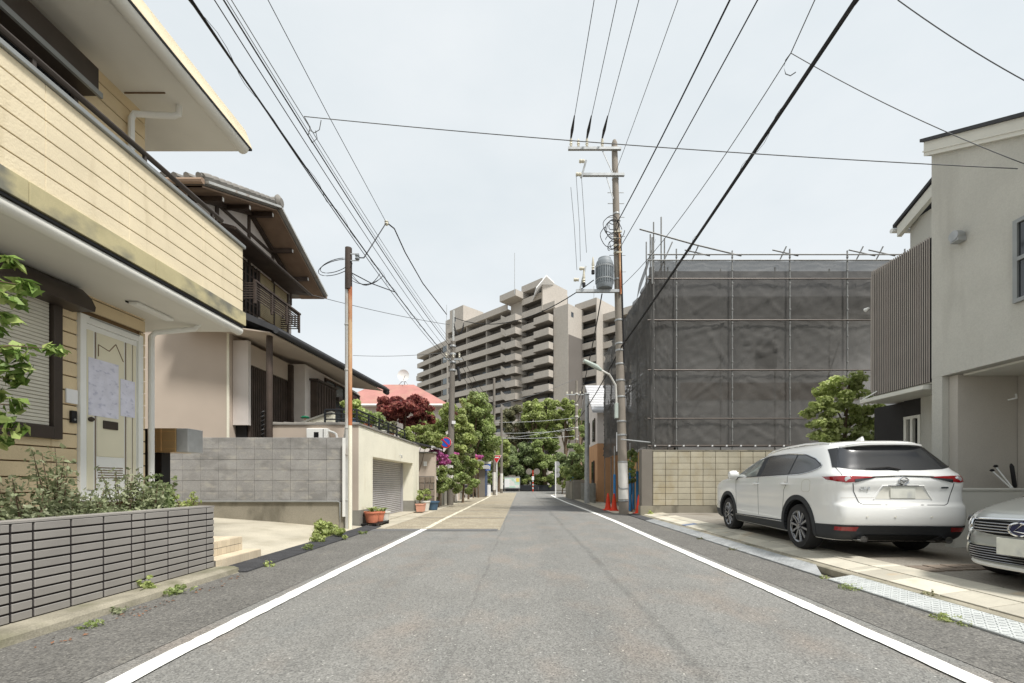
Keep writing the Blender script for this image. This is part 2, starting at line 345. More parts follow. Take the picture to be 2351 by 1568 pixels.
X['leafdull'] = leafmat('dull olive leaf', (0.13, 0.135, 0.075), (0.23, 0.23, 0.13), (0.38, 0.37, 0.22))
X['leafred'] = leafmat('red maple leaf', (0.14, 0.036, 0.04), (0.32, 0.09, 0.08), (0.55, 0.24, 0.18))
X['leafgrey'] = leafmat('grey green leaf', (0.16, 0.19, 0.1), (0.3, 0.34, 0.19), (0.52, 0.55, 0.36))
X['petal'] = leafmat('magenta azalea petal', (0.5, 0.09, 0.33), (0.68, 0.18, 0.46), (0.82, 0.4, 0.64))
X['petalorange'] = leafmat('orange petal', (0.600, 0.180, 0.100), (0.700, 0.300, 0.180), (0.750, 0.500, 0.400))
X['leafbroad'] = leafmat('glossy broad leaf', (0.09, 0.16, 0.03), (0.2, 0.31, 0.07), (0.48, 0.55, 0.2), .3)
# ---------------- foliage ----------------
def leaves(name, m, clusters, n, size, seed, parent=None, aspect=.55, up=.2, shell=.35, jag=0):
    rg = np.random.default_rng(seed); cl = np.array(clusters, float)
    wts = cl[:, 3] * cl[:, 4] * cl[:, 5]; wts = wts ** .67; idx = rg.choice(len(cl), n, p=wts / wts.sum())
    d = rg.normal(size=(n, 3)); d /= np.linalg.norm(d, axis=1)[:, None]
    rad = (shell + (1 - shell) * rg.random(n)) ** .6
    p = cl[idx, :3] + d * rad[:, None] * cl[idx, 3:6]
    nr = d * .6 + np.array([0, 0, up]) + rg.normal(size=(n, 3)) * .55; nr /= np.linalg.norm(nr, axis=1)[:, None]
    t = np.cross(nr, rg.normal(size=(n, 3))); t /= np.linalg.norm(t, axis=1)[:, None]; b = np.cross(nr, t)
    s = size * (.6 + .8 * rg.random(n))[:, None]
    fold = nr * s * .12
    vs = np.stack([p - t*s*.5, p + b*s*aspect*.5 + fold - t*s*.08, p + t*s*.5, p - b*s*aspect*.5 + fold - t*s*.08], 1).reshape(-1, 3)
    off = np.array(wt(parent)) if parent is not None else np.zeros(3)
    me = bpy.data.meshes.new(name); me.vertices.add(4*n); me.vertices.foreach_set('co', (vs - off).ravel())
    me.loops.add(4*n); me.loops.foreach_set('vertex_index', np.arange(4*n, dtype=np.int32))
    me.polygons.add(n); me.polygons.foreach_set('loop_start', np.arange(0, 4*n, 4, dtype=np.int32))
    me.update(calc_edges=True); me.materials.append(m)
    o = bpy.data.objects.new(name, me); COL.objects.link(o)
    if parent is not None: o.parent = parent
    return o
def clump(c, r, k, cr, seed, lo=.62, hi=1.0, squash=.8):
    rg = np.random.default_rng(seed); out = []
    for i in range(k):
        d = rg.normal(size=3); d /= np.linalg.norm(d); q = lo + (hi - lo) * rg.random() ** .5
        s = cr * (.7 + .6 * rg.random())
        out.append((c[0]+d[0]*r[0]*q, c[1]+d[1]*r[1]*q, c[2]+d[2]*r[2]*q, s, s, s * squash))
    return out
def tree(name, label, base, crowns, n, size, leaf, seed, trunk=.12, cat='tree', group=None, k=26, cr=None, flowers=None, limbs=9, squash=.8, up=.2):
    """crowns: list of (centre, radii); trunk and limbs reach into the crown"""
    t = thing(name, label, cat, base, 0, group); rg = random.Random(seed); cl = []
    for i, (c, r) in enumerate(crowns):
        cl += clump(c, r, max(6, int(k * 1.8) // len(crowns)), cr or (sum(r) / 3 * .27), seed * 31 + i, squash=squash)
    g = G(); b = Vector(base); top = Vector(max((c for c, r in crowns), key=lambda c: c[2])); mid = b.lerp(top, .55) + Vector((rg.uniform(-.1, .1), rg.uniform(-.1, .1), 0))
    g.tube([b, b.lerp(mid, .5), mid, mid.lerp(top, .6), top], [trunk*1.25, trunk, trunk*.85, trunk*.5, trunk*.15], 8)
    tr = put('trunk', g, X['bark'], t, True)
    for q in rg.sample(cl, min(limbs, len(cl))):
        q = Vector(q[:3]); s = b.lerp(top, .35 + .3 * rg.random()) if q.z > b.z + (top.z-b.z)*.4 else b.lerp(top, .2)
        g = G(); m2 = s.lerp(q, .5) + Vector((0, 0, -.06 * (q - s).length)); g.tube([s, m2, q], [trunk*.45, trunk*.28, trunk*.08], 5); put('limb', g, X['bark'], tr, True)
    leaves('crown', X[leaf], cl, n, size, seed, t, .6, up)
    if flowers:
        fm, fc, fn, fs = flowers
        leaves('blossom', X[fm], fc, fn, fs, seed + 5, t, .9, .6)
    return t
# ================= the setting =================
def struct(name, g, m, parent=None, label=None):
    o = put(name, g, m, parent)
    if parent is None: tag(o, label, None, None, 'structure')
    return o
def sheet(x0, x1, y0, y1, z, nx=1, ny=1):
    g = G(); g.grid([[(x0+(x1-x0)*i/nx, y0+(y1-y0)*j/ny, z) for i in range(nx+1)] for j in range(ny+1)]); return g
X['ground'] = mat('dusty ground', lin(140, 134, 122), .95, .15, .5, .1, 30)
struct('ground', sheet(-900, 900, -60, 1500, -.03), X['ground'])
road = struct('road', sheet(-3.78, 3.75, -6, 47, 0), X['asphalt'])
crossroad = struct('cross_road', sheet(-60, 60, 47, 52.6, .0), X['asphalt'])
struct('shoulder_strip', sheet(2.93, 3.72, -6, 30, .004), X['dkasphalt'], road)
struct('shoulder_strip', sheet(-3.76, -2.62, -6, 10.6, .004), X['dkasphalt'], road)
tanp = struct('tan_paving', sheet(-3.5, -.55, 10.75, 46.5, .005), X['tan'], road)
struct('paving_patch', sheet(-3.9, -.6, 10.5, 10.95, .009), X['patch'], road)
struct('asphalt_patch', sheet(-.5, 2.5, 17.6, 21.5, .004), X['patch'], road)
for y in (14.2, 17.5, 22, 27.5, 35):
    struct('paving_seam', sheet(-3.4, -.58, y, y + .12, .009), X['patch'], road)
def strip(pts, wd, z):
    g = G(); L = [Vector((p[0], p[1], 0)) for p in pts]; a = []; b = []
    for i, p in enumerate(L):
        d = (L[min(i+1, len(L)-1)] - L[max(0, i-1)]).normalized(); n = Vector((-d.y, d.x, 0)) * wd / 2
        a.append((p+n)[:2] + (z,)); b.append((p-n)[:2] + (z,))
    g.grid([a, b]); return g
def wob(pts, n=30, s=.006):
    out = []
    for i in range(len(pts)-1):
        for k in range(n):
            t = k / n; out.append((pts[i][0]*(1-t)+pts[i+1][0]*t + random.uniform(-s, s), pts[i][1]*(1-t)+pts[i+1][1]*t))
    return out + [pts[-1]]
struct('edge_line', strip(wob([(-2.30, -2), (-2.40, 3), (-2.43, 5), (-2.44, 10.9)], 24, .009), .15, .011), X['line'], road)
struct('worn_edge_line', strip(wob([(-2.43, 11.0), (-2.5, 28), (-2.6, 45)], 40, .02), .14, .012), X['linew'], road)
struct('edge_line', strip(wob([(2.64, -2), (2.71, 2.8), (2.74, 5), (2.74, 9), (2.78, 13), (2.68, 19), (2.52, 24), (2.45, 30), (2.55, 38)]), .15, .011), X['line'], road)
struct('edge_line', strip(wob([(2.75, 39), (3.6, 43)], 6), .14, .011), X['linew'], road)
# ---- left kerb, driveway
g = G(); g.prism([(-3.72, -.02), (-3.74, .06), (-3.8, .085), (-4.02, .085), (-4.02, -.02)], 'y', -3, 5.75); struct('kerb', g, X['kerb'])
g = G(); rows = []
for j in range(13):
    y = 5.6 + j * 5.6 / 12
    rows.append([(x, y, z) for x, z in ((-3.72, .004), (-3.98, .03), (-4.6, .09), (-6, .22), (-8, .36), (-14, .5))])
g.grid(rows); struct('driveway', g, X['concrete'])
# ================= yellow house (left foreground) =================
yh = thing('yellow_house', 'cream yellow sided two storey house with overhanging balcony on the left', 'house', (-5.1, 3, .9))
WX, WY0, WY1 = -5.1, 1.2, 5.9
g = G(); g.box(-11, WX-.03, WY0, WY1, .5, 6.3); wall = put('wall', g, X['groove'], yh)
random.seed(3)
ch = .163
def course(parent, xf, z, y0, y1, m, h=ch, joints=(), t=.03):
    ys = [y0] + [j for j in joints if y0 + .05 < j < y1 - .05] + [y1]
    for a, b in zip(ys, ys[1:]):
        piece(parent, 'siding_board', (xf - t/2, (a+b)/2, z + h/2), (t, b-a-.004, h-.014), m, .003)
DY0, DY1, DZ0, DZ1 = 5.0, 5.9 - .07, .97, 3.14          # door frame extent
SY1, SZ0, SZ1 = 4.80, 1.70, 3.12                        # shutter window right edge, bottom, top
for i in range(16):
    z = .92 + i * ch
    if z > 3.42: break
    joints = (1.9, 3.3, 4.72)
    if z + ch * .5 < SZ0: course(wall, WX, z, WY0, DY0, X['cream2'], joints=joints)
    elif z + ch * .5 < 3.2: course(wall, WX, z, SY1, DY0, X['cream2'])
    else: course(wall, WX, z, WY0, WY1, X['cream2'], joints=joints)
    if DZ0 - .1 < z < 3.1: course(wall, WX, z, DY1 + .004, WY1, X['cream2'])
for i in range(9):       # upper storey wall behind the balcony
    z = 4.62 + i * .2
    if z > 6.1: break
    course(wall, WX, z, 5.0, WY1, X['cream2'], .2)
g = G(); g.box(WX - .05, WX - .006, WY0, 4.98, 3.9, 5.95); uw = put('upper_window', g, X['glassdark'], yh)
for y in (1.9, 3.0, 4.0, 4.93):
    g = G(); g.box(WX - .006, WX + .03, y, y + .05, 3.6, 5.95); put('window_frame', g, X['darkmetal'], uw)
g = G(); g.box(WX - .004, WX + .2, WY0, 5.05, 5.66, 5.98); put('shutter_box', g, X['darkmetal'], uw, bevel=.01)
g = G(); g.box(WX + .2, WX + .235, WY0, 5.06, 5.64, 5.70); put('shutter_box_lip', g, X['grayrail'], uw)
# balcony
BX, BY1, BZ0, BZ1 = -4.1, 6.40, 3.42, 4.62
bal = put('balcony_core', G().box(BX - .14, BX - .03, -1.5, BY1 - .02, BZ0 + .05, BZ1), X['groove'], yh)
g = G(); g.box(-9, BX - .14, BY1 - .14, BY1 - .03, BZ0 + .05, BZ1); put('balcony_end_wall', g, X['cream'], yh)
for i in range(6):
    z = BZ0 + .26 + i * .157
    for j, (a, b) in enumerate(((-1.5, 1.35), (1.35, 2.15), (2.15, 2.95), (2.95, 3.75), (3.75, 4.55), (4.55, 5.6), (5.6, BY1))):
        piece(bal, 'siding_board', (BX - .015, (a+b)/2, z + .0785), (.03, b-a-.002, .157-.011), X['cream'], .003)
for a, b in ((-1.5, 1.0), (1.0, 2.35), (2.35, 3.6), (3.6, 4.85), (4.85, 6.12), (6.12, BY1 + .03)):
    piece(bal, 'skirt_board', (BX + .005, (a+b)/2, BZ0 + .165), (.05, b-a-.006, .19), X['moss'], .003)
g = G(); g.box(BX - .13, BX + .015, -1.5, BY1 + .01, BZ0 + .035, BZ0 + .058); put('drip_edge', g, X['black'], yh)
g = G(); g.tube([(BX - .06, -1.5, BZ0 - .01), (BX - .06, BY1 + .0, BZ0 - .01)], .065, 14); put('rounded_fascia', g, X['soffit'], yh, True, angle=60)
g = G(); g.box(-9, BX - .07, -1.5, BY1 - .02, BZ0 - .03, BZ0 + .03); put('porch_soffit', g, X['soffit'], yh)
g = G(); g.box(BX - .17, BX + .03, -1.5, BY1 + .03, BZ1, BZ1 + .05); put('parapet_cap', g, X['grayrail'], yh, bevel=.008)
g = G(); g.tube([(BX - .07, -1.5, BZ1 + .2), (BX - .07, BY1 - .35, BZ1 + .2), (BX-.2, BY1-.28, BZ1+.2)], .03, 10); rail = put('handrail', g, X['darkmetal'], yh, True)
for y in (-.4, 1.5, 2.6, 3.7, 4.8, 5.85):
    g = G(); g.box(BX - .085, BX - .055, y, y + .03, BZ1 + .05, BZ1 + .18); put('rail_bracket', g, X['darkmetal'], rail)
# eaves
EX, EY1, EZ = -4.08, 6.58, 6.16
g = G(); g.box(-9, EX - .1, -1.5, EY1 - .03, EZ, EZ + .04); sof = put('eaves_soffit', g, X['soffit'], yh)
g = G(); g.tube([(EX - .09, -1.5, EZ + .02), (EX - .09, EY1 - .06, EZ + .02)], .085, 14); put('eaves_gutter', g, X['soffit'], yh, True, angle=60)
g = G(); g.box(EX - .06, EX + .005, -1.5, EY1, EZ + .025, EZ + .05); put('eaves_drip', g, X['black'], yh)
for a, b in ((-1.5, 2.1), (2.1, 4.9), (4.9, EY1)):
    g = G(); g.hexa([(EX-.02, a, EZ+.05), (EX+.01, a, EZ+.05), (EX+.01, b-.005, EZ+.05), (EX-.02, b-.005, EZ+.05), (EX-.12, a, EZ+.33), (EX-.09, a, EZ+.33), (EX-.09, b-.005, EZ+.33), (EX-.12, b-.005, EZ+.33)]); put('fascia_board', g, X['cream'], yh)
g = G(); g.prism([(EX-.1, EZ+.33), (EX-.02, EZ+.05), (-9, EZ+.05), (-9, EZ+1.6)], 'y', -1.5, EY1 - .006); put('roof', g, X['cream'], yh)
g = G(); g.box(WX + .03, WX + .55, 5.55, 5.56, EZ - .016, EZ - .002); put('soffit_joint', g, X['groove'], sof)
g = G(); g.tube([(WX + .06, 5.62, 4.5), (WX + .06, 5.62, 5.88), (WX + .09, 5.63, 5.95), (WX + .5, 5.75, 6.02), (WX + .56, 5.76, 6.05), (WX + .57, 5.76, 6.17)], .036, 10); put('downpipe', g, X['whitepipe'], yh, True)
g = G(); g.tube([(WX + .03, 5.96, .9), (WX + .03, 5.96, 3.18), (WX + .08, 5.97, 3.24), (WX + .5, 6.12, 3.34), (WX + .56, 6.13, 3.42)], .036, 10); put('downpipe', g, X['whitepipe'], yh, True)
# door
dr = put('door_frame', G().box(WX - .02, WX + .035, DY0, DY0 + .07, DZ0, DZ1).box(WX - .02, WX + .035, DY1 - .07, DY1, DZ0, DZ1).box(WX - .018, WX + .033, DY0 + .07, DY1 - .07, DZ1 - .09, DZ1).box(WX - .018, WX + .05, DY0 + .07, DY1 - .07, DZ0 - .02, DZ0 + .03), X['doorwhite'], yh, bevel=.004)
df = put('door', G().box(WX - .02, WX + .012, DY0 + .075, DY1 - .075, DZ0 + .034, DZ1 - .095), X['doorwhite'], yh)
dy = lambda f: DY0 + .075 + f * (DY1 - DY0 - .15)
for a, b, z0, z1, m in ((.20, .72, 1.5, 2.98, 'door'), (.02, .14, 1.1, 2.98, 'door'), (.78, .88, 1.1, 2.98, 'door'), (.91, .98, 1.1, 2.98, 'door')):
    piece(df, 'door_panel', (WX + .014, (dy(a)+dy(b))/2, (z0+z1)/2), (.012, dy(b)-dy(a), z1-z0), X[m], .003)
for a in (.165, .18, .745, .76, .895):
    g = G(); g.box(WX + .0125, WX + .0145, dy(a), dy(a) + .006, 1.1, 2.98); put('door_groove', g, X['groove'], df)
zz = [(.22, 2.7), (.22, 2.84), (.42, 2.80), (.55, 2.91), (.70, 2.72)]
for (a, z0), (b, z1) in zip(zz, zz[1:]):
    g = G(); g.bar((WX + .022, dy(a), z0), (WX + .022, dy(b), z1), .008, .004, (1, 0, 0)); put('zigzag_inlay', g, X['groove'], df)
g = G(); g.box(WX + .02, WX + .035, dy(.30), dy(.58), 1.84, 1.94); put('letter_slot', g, X['darkmetal'], df, bevel=.005)
for k in range(5):
    g = G(); g.box(WX + .0125, WX + .016, dy(.22), dy(.7), 1.24 + k * .03, 1.25 + k * .03); put('vent_slot', g, X['groove'], df)
g = G(); g.lathe([(.024, 0), (.03, .03), (.018, .05)], (WX + .012, dy(.07), 1.93), 12, 'x'); put('door_knob', g, X['darkmetal'], df, True)
g = G(); g.box(WX + .021, WX + .024, dy(.04), dy(.60), 1.98, 2.66); put('paper_notice', g, X['paper'], df)
g = G(); g.box(WX + .021, WX + .0245, dy(.64), dy(.94), 2.03, 2.5); put('paper_notice', g, X['paper'], df)
g = G(); g.tube([(WX + .05, DY0 + .1, DZ1 - .02), (WX + .05, DY1 - .08, DZ1 - .02)], .008, 6); put('door_closer', g, X['grayrail'], df)
# shutter window
sw = put('shutter_backing', G().box(WX - .06, WX - .012, WY0, SY1 - .09, SZ0, SZ1), X['groove'], yh)
for k in range(36):
    z = SZ0 + .1 + k * .0385
    piece(sw, 'shutter_slat', (WX - .004, (WY0 + SY1 - .1) / 2, z + .018), (.016, SY1 - .1 - WY0, .034), X['shutter'], .005)
g = G(); g.box(WX - .02, WX + .045, SY1 - .09, SY1, SZ0 - .04, SZ1); put('window_frame', g, X['darkmetal'], sw, bevel=.006)
g = G(); g.box(WX - .02, WX + .05, WY0, SY1 - .092, SZ0 - .04, SZ0 + .09); put('window_sill', g, X['darkmetal'], sw, bevel=.006)
pr = [(WX, 3.12), (WX + .26, 3.12), (WX + .27, 3.17), (WX + .22, 3.27), (WX + .12, 3.37), (WX, 3.42)]
g = G(); g.prism(pr, 'y', WY0, SY1 + .14); put('shutter_hood', g, X['darkmetal'], yh, True, angle=40)
g = G(); g.box(WX + .001, WX + .02, 4.86, 4.985, 2.08, 2.24); np_ = put('name_plate', g, X['white'], yh, bevel=.003)
g = G(); g.box(WX + .001, WX + .035, 4.905, 4.965, 1.86, 2.0); put('intercom', g, X['black'], yh, bevel=.006)
g = G(); g.lathe([(.012, 0), (.012, .006)], (WX + .035, 4.935, 1.9), 10, 'x'); put('intercom_button', g, X['grayrail'], yh)
g = G(); g.box(-4.78, -4.66, 5.28, 5.85, BZ0 - .075, BZ0 - .032); put('porch_light', g, X['whitepipe'], yh, bevel=.02)
g = G(); g.box(-4.80, -4.785, 5.27, 5.86, BZ0 - .05, BZ0 - .032); put('light_base', g, X['black'], yh)
# ---- planter wall of long grey tile bricks
pw = thing('planter_wall', 'long low planter wall of stacked grey tile bricks along the left kerb', 'planter wall', (-4.06, 4, .08))
g = G(); g.box(-4.19, -4.012, -1.5, 5.66, .05, .855); core = put('joint_core', g, X['brickjoint'], pw)
zs0, rh, nr = .085, .0785, 10
ys = [5.67, 5.53, 5.23, 4.93, 4.63, 4.47, 4.17, 3.87, 3.57, 3.41, 3.11, 2.81, 2.51, 2.35]
for a, b in zip(ys[1:], ys):
    for r in range(nr):
        piece(core, 'brick', (-4.015 + random.uniform(-.001, .001), (a+b)/2, zs0 + rh*(r+.5)), (.03, b-a-.02, rh-.017), X['brick'], .003)
for a, b in ((-4.19, -4.03),):
    for r in range(nr):
        piece(core, 'brick', ((a+b)/2 - .004, 5.66, zs0 + rh*(r+.5)), (b-a-.01, .026, rh-.011), X['brick'], .003)
g = G(); g.box(-4.195, -4.002, -1.5, 5.672, .868, .885); put('coping', g, X['brick'], pw)
g = G(); g.box(-5.07, -4.19, -1.5, 5.64, .2, .78); put('planting_soil', g, X['soil'], pw)
g = G(); g.box(-5.07, -4.19, 5.56, 5.66, .2, .86); put('end_wall', g, X['brick'], pw)
# ---- porch slab and tiled steps
ps = thing('entrance_steps', 'beige square tiled steps at the end of the grey planter wall', 'steps', (-4.4, 6.1, .05))
X['steptile'] = mat('beige step tile', lin(206, 192, 168), .7, .08, 4, .04, 60, rand=.08)
steps = [(-3.985, .05, .17), (-4.22, .17, .37), (-4.66, .37, .57), (-5.1, .57, .9)]
for i, (x, z0, z1) in enumerate(steps):
    x1 = steps[i+1][0] if i < 3 else -6.0
    yb = 6.66 - .08 * i
    st = put('step', G().box(x1 - .06, x - .012, 5.68, yb - .012, -.1 + (0 if i == 0 else z0), z1 - .01), X['mortar'], ps)
    n = 10; s = (yb - 5.68) / n
    rr = 1 if z1 - z0 < .15 else 2; hh = (z1 - z0) / rr
    for k in range(n):
        for q in range(rr): piece(st, 'tile', (x - .006, 5.68 + s*(k+.5), z0 + hh*(q+.5)), (.012, s-.008, hh-.008), X['steptile'], .002)
        for q in range(max(1, int((x - x1) / .11))):
            dx = (x - x1) / max(1, int((x - x1) / .11)); piece(st, 'tile', (x - .012 - dx*(q+.5), 5.68 + s*(k+.5), z1 - .005), (dx-.008, s-.008, .012), X['steptile'], .002)
    for q in range(max(1, int((x - x1) / .11))):
        dx = (x - x1) / max(1, int((x - x1) / .11))
        for q2 in range(rr): piece(st, 'tile', (x - .012 - dx*(q+.5), yb - .006, z0 + hh*(q2+.5)), (dx-.008, .012, hh-.008), X['steptile'], .002)
# ---- mailbox on black gatepost
mb = thing('mailbox', 'bronze mailbox mounted on a black gatepost in front of the concrete block wall', 'mailbox', (-5.35, 6.4, .6))
put('gatepost', G().box(-5.56, -5.26, 6.36, 6.52, .5, 1.97), X['black'], mb, bevel=.005)
bx = put('box_body', G().box(-5.38, -4.97, 6.26, 6.56, 1.62, 1.965), X['gold'], mb, bevel=.006)
put('box_end_cap', G().box(-4.968, -4.80, 6.262, 6.555, 1.622, 1.962), X['galv'], mb, bevel=.006)
for z in (1.665, 1.78, 1.915):
    put('crease_line', G().box(-5.375, -4.975, 6.2565, 6.2605, z, z + .006), X['wood'], bx)
put('crease_line', G().box(-5.19, -5.18, 6.2562, 6.2602, 1.63, 1.96), X['wood'], bx)
# ---- frontal concrete block wall
cw = thing('concrete_block_wall', 'tall weathered grey concrete block wall beside the driveway', 'wall', (-6.7, 10.7, .1))
CWY = 10.62
wbk = put('wall_core', G().box(-9.6, -4.33, CWY + .006, CWY + .14, .68, 2.235), X['mortar'], cw)
put('base', G().box(-9.6, -4.33, CWY - .06, CWY + .2, -.05, .70), X['blockbase'], cw)
put('ledge_pipe', G().tube([(-9.5, CWY - .09, .715), (-4.45, CWY - .09, .715), (-4.40, CWY - .09, .69), (-4.40, CWY - .09, .02)], .02, 8), X['grayrail'], cw, True)
cwid = .4375; nrow = 6; rh2 = (2.245 - .705) / nrow
for r in range(nrow):
    for k in range(12):
        xr = -4.33 - k * cwid
        if xr - cwid < -9.7: break
        piece(wbk, 'concrete_block', (xr - cwid/2, CWY + .004 + random.uniform(-.002, .002), .705 + rh2*(r+.5)), (cwid - .006, .03, rh2 - .006), X['block'], .004)
for k in range(12):
    xr = -4.33 - k * cwid
    if xr - cwid < -9.7: break
    piece(wbk, 'capping_block', (xr - cwid/2, CWY + .07, 2.255), (cwid - .006, .15, .03), X['block'], .004)
# ---- service pole
sp = thing('service_pole', 'slim steel service pole with rust brown cable cover beside the garage', 'pole', (-4.25, 10.55, 0))
put('pole_shaft', G().tube([(-4.24, 10.56, 0), (-4.24, 10.56, 6.15)], .048, 12), X['steel'], sp, True)
put('cable_cover', G().tube([(-4.155, 10.54, 2.55), (-4.155, 10.54, 5.9)], .045, 10), X['rust'], sp, True)
put('lower_pipe', G().tube([(-4.155, 10.54, .05), (-4.155, 10.54, 2.55)], .045, 10), X['gcream'], sp, True)
put('pole_top', G().tube([(-4.2, 10.55, 5.85), (-4.2, 10.55, 6.85)], [.085, .08], 12), X['timber'], sp, True)
for z in (.75, 1.85, 2.5, 3.9, 5.0):
    put('clamp_band', G().lathe([(.058, -.02), (.062, 0), (.058, .02)], (-4.24, 10.56, z), 12), X['steel'], sp)
put('white_drain_cover', G().box(-4.325, -4.26, 10.49, 10.53, .35, 2.25), X['whitepipe'], sp)
for dz, rr in ((0, .34), (.05, .3)):
    pts = [(-4.5 + rr*math.cos(t)*1.2, 10.5, 6.35 + dz + rr*.5*math.sin(t) + .1*math.cos(t)) for t in [i*math.pi*2/24 for i in range(25)]]
    put('cable_loop', G().tube(pts, .008, 6, False), X['cable'], sp, True)
put('insulator_bracket', G().bar((-4.13, 10.5, 6.68), (-3.93, 10.5, 6.68), .02, .02).bar((-4.13, 10.5, 6.52), (-3.93, 10.5, 6.52), .02, .02), X['galv'], sp)
put('spool_insulator', G().lathe([(.04, -.06), (.055, -.04), (.035, 0), (.055, .04), (.04, .06)], (-3.97, 10.5, 6.6), 12), X['trafo'], sp, True)
for k, (dx, s) in enumerate(((.3, .28), (.55, .2), (.42, .12))):
    put('hanging_lead', G().tube(sag((-4.1, 10.5, 6.2 - .08*k), (-3.55 + dx*.3, 10.6, 6.25 - .05*k), s, 10), .007, 6), X['cable'], sp, True)
# ---- black rubber ramp plates in the left gutter
def ramp_plate(y0, y1, label, x0=-3.98, x1=-3.66, m='rubber', h=.055, grooves=True):
    t = thing('ramp_plate', label, 'ramp', ((x0+x1)/2, (y0+y1)/2, 0), 0, 'rubber kerb ramps along the left gutter')
    s = 1 if x1 > x0 else -1
    b = put('plate', G().prism([(x0, .008), (x1, .008), (x1, .022), (x0, h)], 'y', y0 + .006, y1 - .006), X[m], t)
    n = 9
    for k in range(n):
        f = (k + .5) / n; xx = x0 + (x1 - x0) * f; zz = h + (.022 - h) * f
        put('tread_rib', G().box(xx - .006, xx + .006, y0 + .03, y1 - .03, zz - .005, zz + .006), X[m], b)
    return t
names = ['nearest, crooked and lowest', 'second from the planter', 'third from the planter', 'fourth from the planter, by the weeds', 'fifth, beside the leafy weed clump', 'sixth, in front of the service pole', 'last, beside the terracotta pots']
for k in range(7):
    y = 5.72 + k * .82
    ramp_plate(y, y + .8, f'black rubber kerb ramp, {names[k]}', -3.99 - .01*k, -3.62 - .012*k)
# ---- garage
ga = thing('garage', 'cream mortar garage with grey roller shutter and tiled coping', 'garage', (-5.4, 14.5, 0))
GX, GY0, GY1, GZ = -4.24, 11.3, 17.9, 2.66
OY0, OY1, OZ = 12.36, 16.93, 1.9
put('front_wall', G().box(-6.5, GX, GY0, GY0 + .25, .45, GZ), X['beige'], ga)
put('side_wall_pier', G().box(-4.75, GX + .003, GY0 + .005, OY0, .45, GZ - .005), X['gcream'], ga)
put('side_wall_pier', G().box(-4.75, GX + .003, OY1, GY1, .45, GZ - .005), X['gcream'], ga)
put('lintel', G().box(-4.75, GX + .002, OY0, OY1, OZ, GZ - .006), X['gcream'], ga)
put('plinth', G().box(-4.78, GX + .01, GY0 - .005, OY0 - .004, -.02, .45), X['gbase'], ga)
put('plinth', G().box(-4.78, GX + .01, OY1 + .004, GY1 + .01, -.02, .45), X['gbase'], ga)
put('roof_slab', G().box(-6.5, -4.4, GY0 + .25, GY1, GZ - .2, GZ - .02), X['gbase'], ga)
put('rear_wall', G().box(-6.5, -4.7, GY1 - .2, GY1, 0, GZ - .2), X['gbase'], ga)
sh = put('shutter_backing', G().box(-4.76, -4.70, OY0 - .05, OY1 + .05, 0, OZ + .1), X['gbase'], ga)
ns = 27
for k in range(ns):
    z = .03 + k * (OZ - .03) / ns; hh = (OZ - .03) / ns
    key = 'gslat'
    if key not in _bx:
        gg = G(); prof = [(0, -hh/2 + .004), (.018, -hh/2 + .012), (.026, 0), (.018, hh/2 - .012), (0, hh/2 - .004)]
        gg.prism(prof, 'y', -(OY1 - OY0)/2 + .05, (OY1 - OY0)/2 - .05); mm = mesh_of(gg, 'shutter_slat'); mm.materials.append(X['shuttersteel']); _bx[key] = mm
    o = bpy.data.objects.new('shutter_slat', _bx[key]); COL.objects.link(o); o.parent = sh; o.location = (-4.70, (OY0+OY1)/2, z + hh/2)
put('shutter_rail', G().box(-4.72, -4.62, OY1 - .06, OY1 - .002, 0, OZ), X['shuttersteel'], sh)
put('shutter_rail', G().box(-4.72, -4.62, OY0 + .002, OY0 + .06, 0, OZ), X['shuttersteel'], sh)
put('threshold', G().box(-4.7, -4.1, OY0 - .2, OY1 + .2, -.01, .035), X['concrete'], ga)
put('wall_hook', G().tube([(GX, 15.1, 2.12), (GX + .07, 15.1, 2.1), (GX + .08, 15.1, 2.0)], .02, 6), X['galv'], ga)
cop = put('coping_bed', G().box(-6.52, GX + .03, GY0 - .03, GY0 + .28, GZ, GZ + .03), X['tile'], ga)
put('coping_bed', G().box(GX - .3, GX + .03, GY0 + .28, GY1, GZ, GZ + .028), X['tile'], ga)
for k in range(8):
    x = -6.5 + k * .283
    g = G(); g.tube([(x, GY0 + .08, GZ + .035), (x + .275, GY0 + .08, GZ + .028)], [.06, .052], 8); put('coping_tile', g, X['tile'], cop, True)
for k in range(20):
    y = GY0 + .3 + k * .32
    if y > GY1 - .3: break
    g = G(); g.tube([(GX - .07, y, GZ + .035), (GX - .07, y + .31, GZ + .028)], [.06, .052], 8); put('coping_tile', g, X['tile'], cop, True)
# terrace railing, sloping stair parapet
tr = thing('terrace_railing', 'low black steel railing round the terrace above the garage', 'railing', (-4.5, 14, GZ))
for z in (3.09, 2.98, 2.84):
    put('rail', G().tube([(-5.2, GY0 + .2, z), (GX - .12, GY0 + .2, z), (GX - .12, 16.2, z)], .018 if z < 3.05 else .025, 8), X['darkfence'], tr, True)
for p in [(-5.2, GY0 + .2), (GX - .12, GY0 + .2)] + [(GX - .12, y) for y in (12.4, 13.3, 14.2, 15.2, 16.2)]:
    put('post', G().box(p[0] - .02, p[0] + .02, p[1] - .02, p[1] + .02, GZ, 3.09), X['darkfence'], tr)
sp2 = thing('stair_parapet', 'sloping grey stair parapet behind the tiled garage coping', 'parapet', (-5.7, 11.8, GZ))
put('parapet_wall', G().prism([(-6.1, GZ + .02), (-5.1, GZ + .02), (-5.1, GZ + .38), (-5.2, GZ + .38)], 'y', 11.75, 11.9), X['gcream'], sp2)
put('parapet_cap', G().bar((-6.15, 11.82, GZ + .05), (-5.12, 11.82, GZ + .41), .22, .05), X['gbase'], sp2)
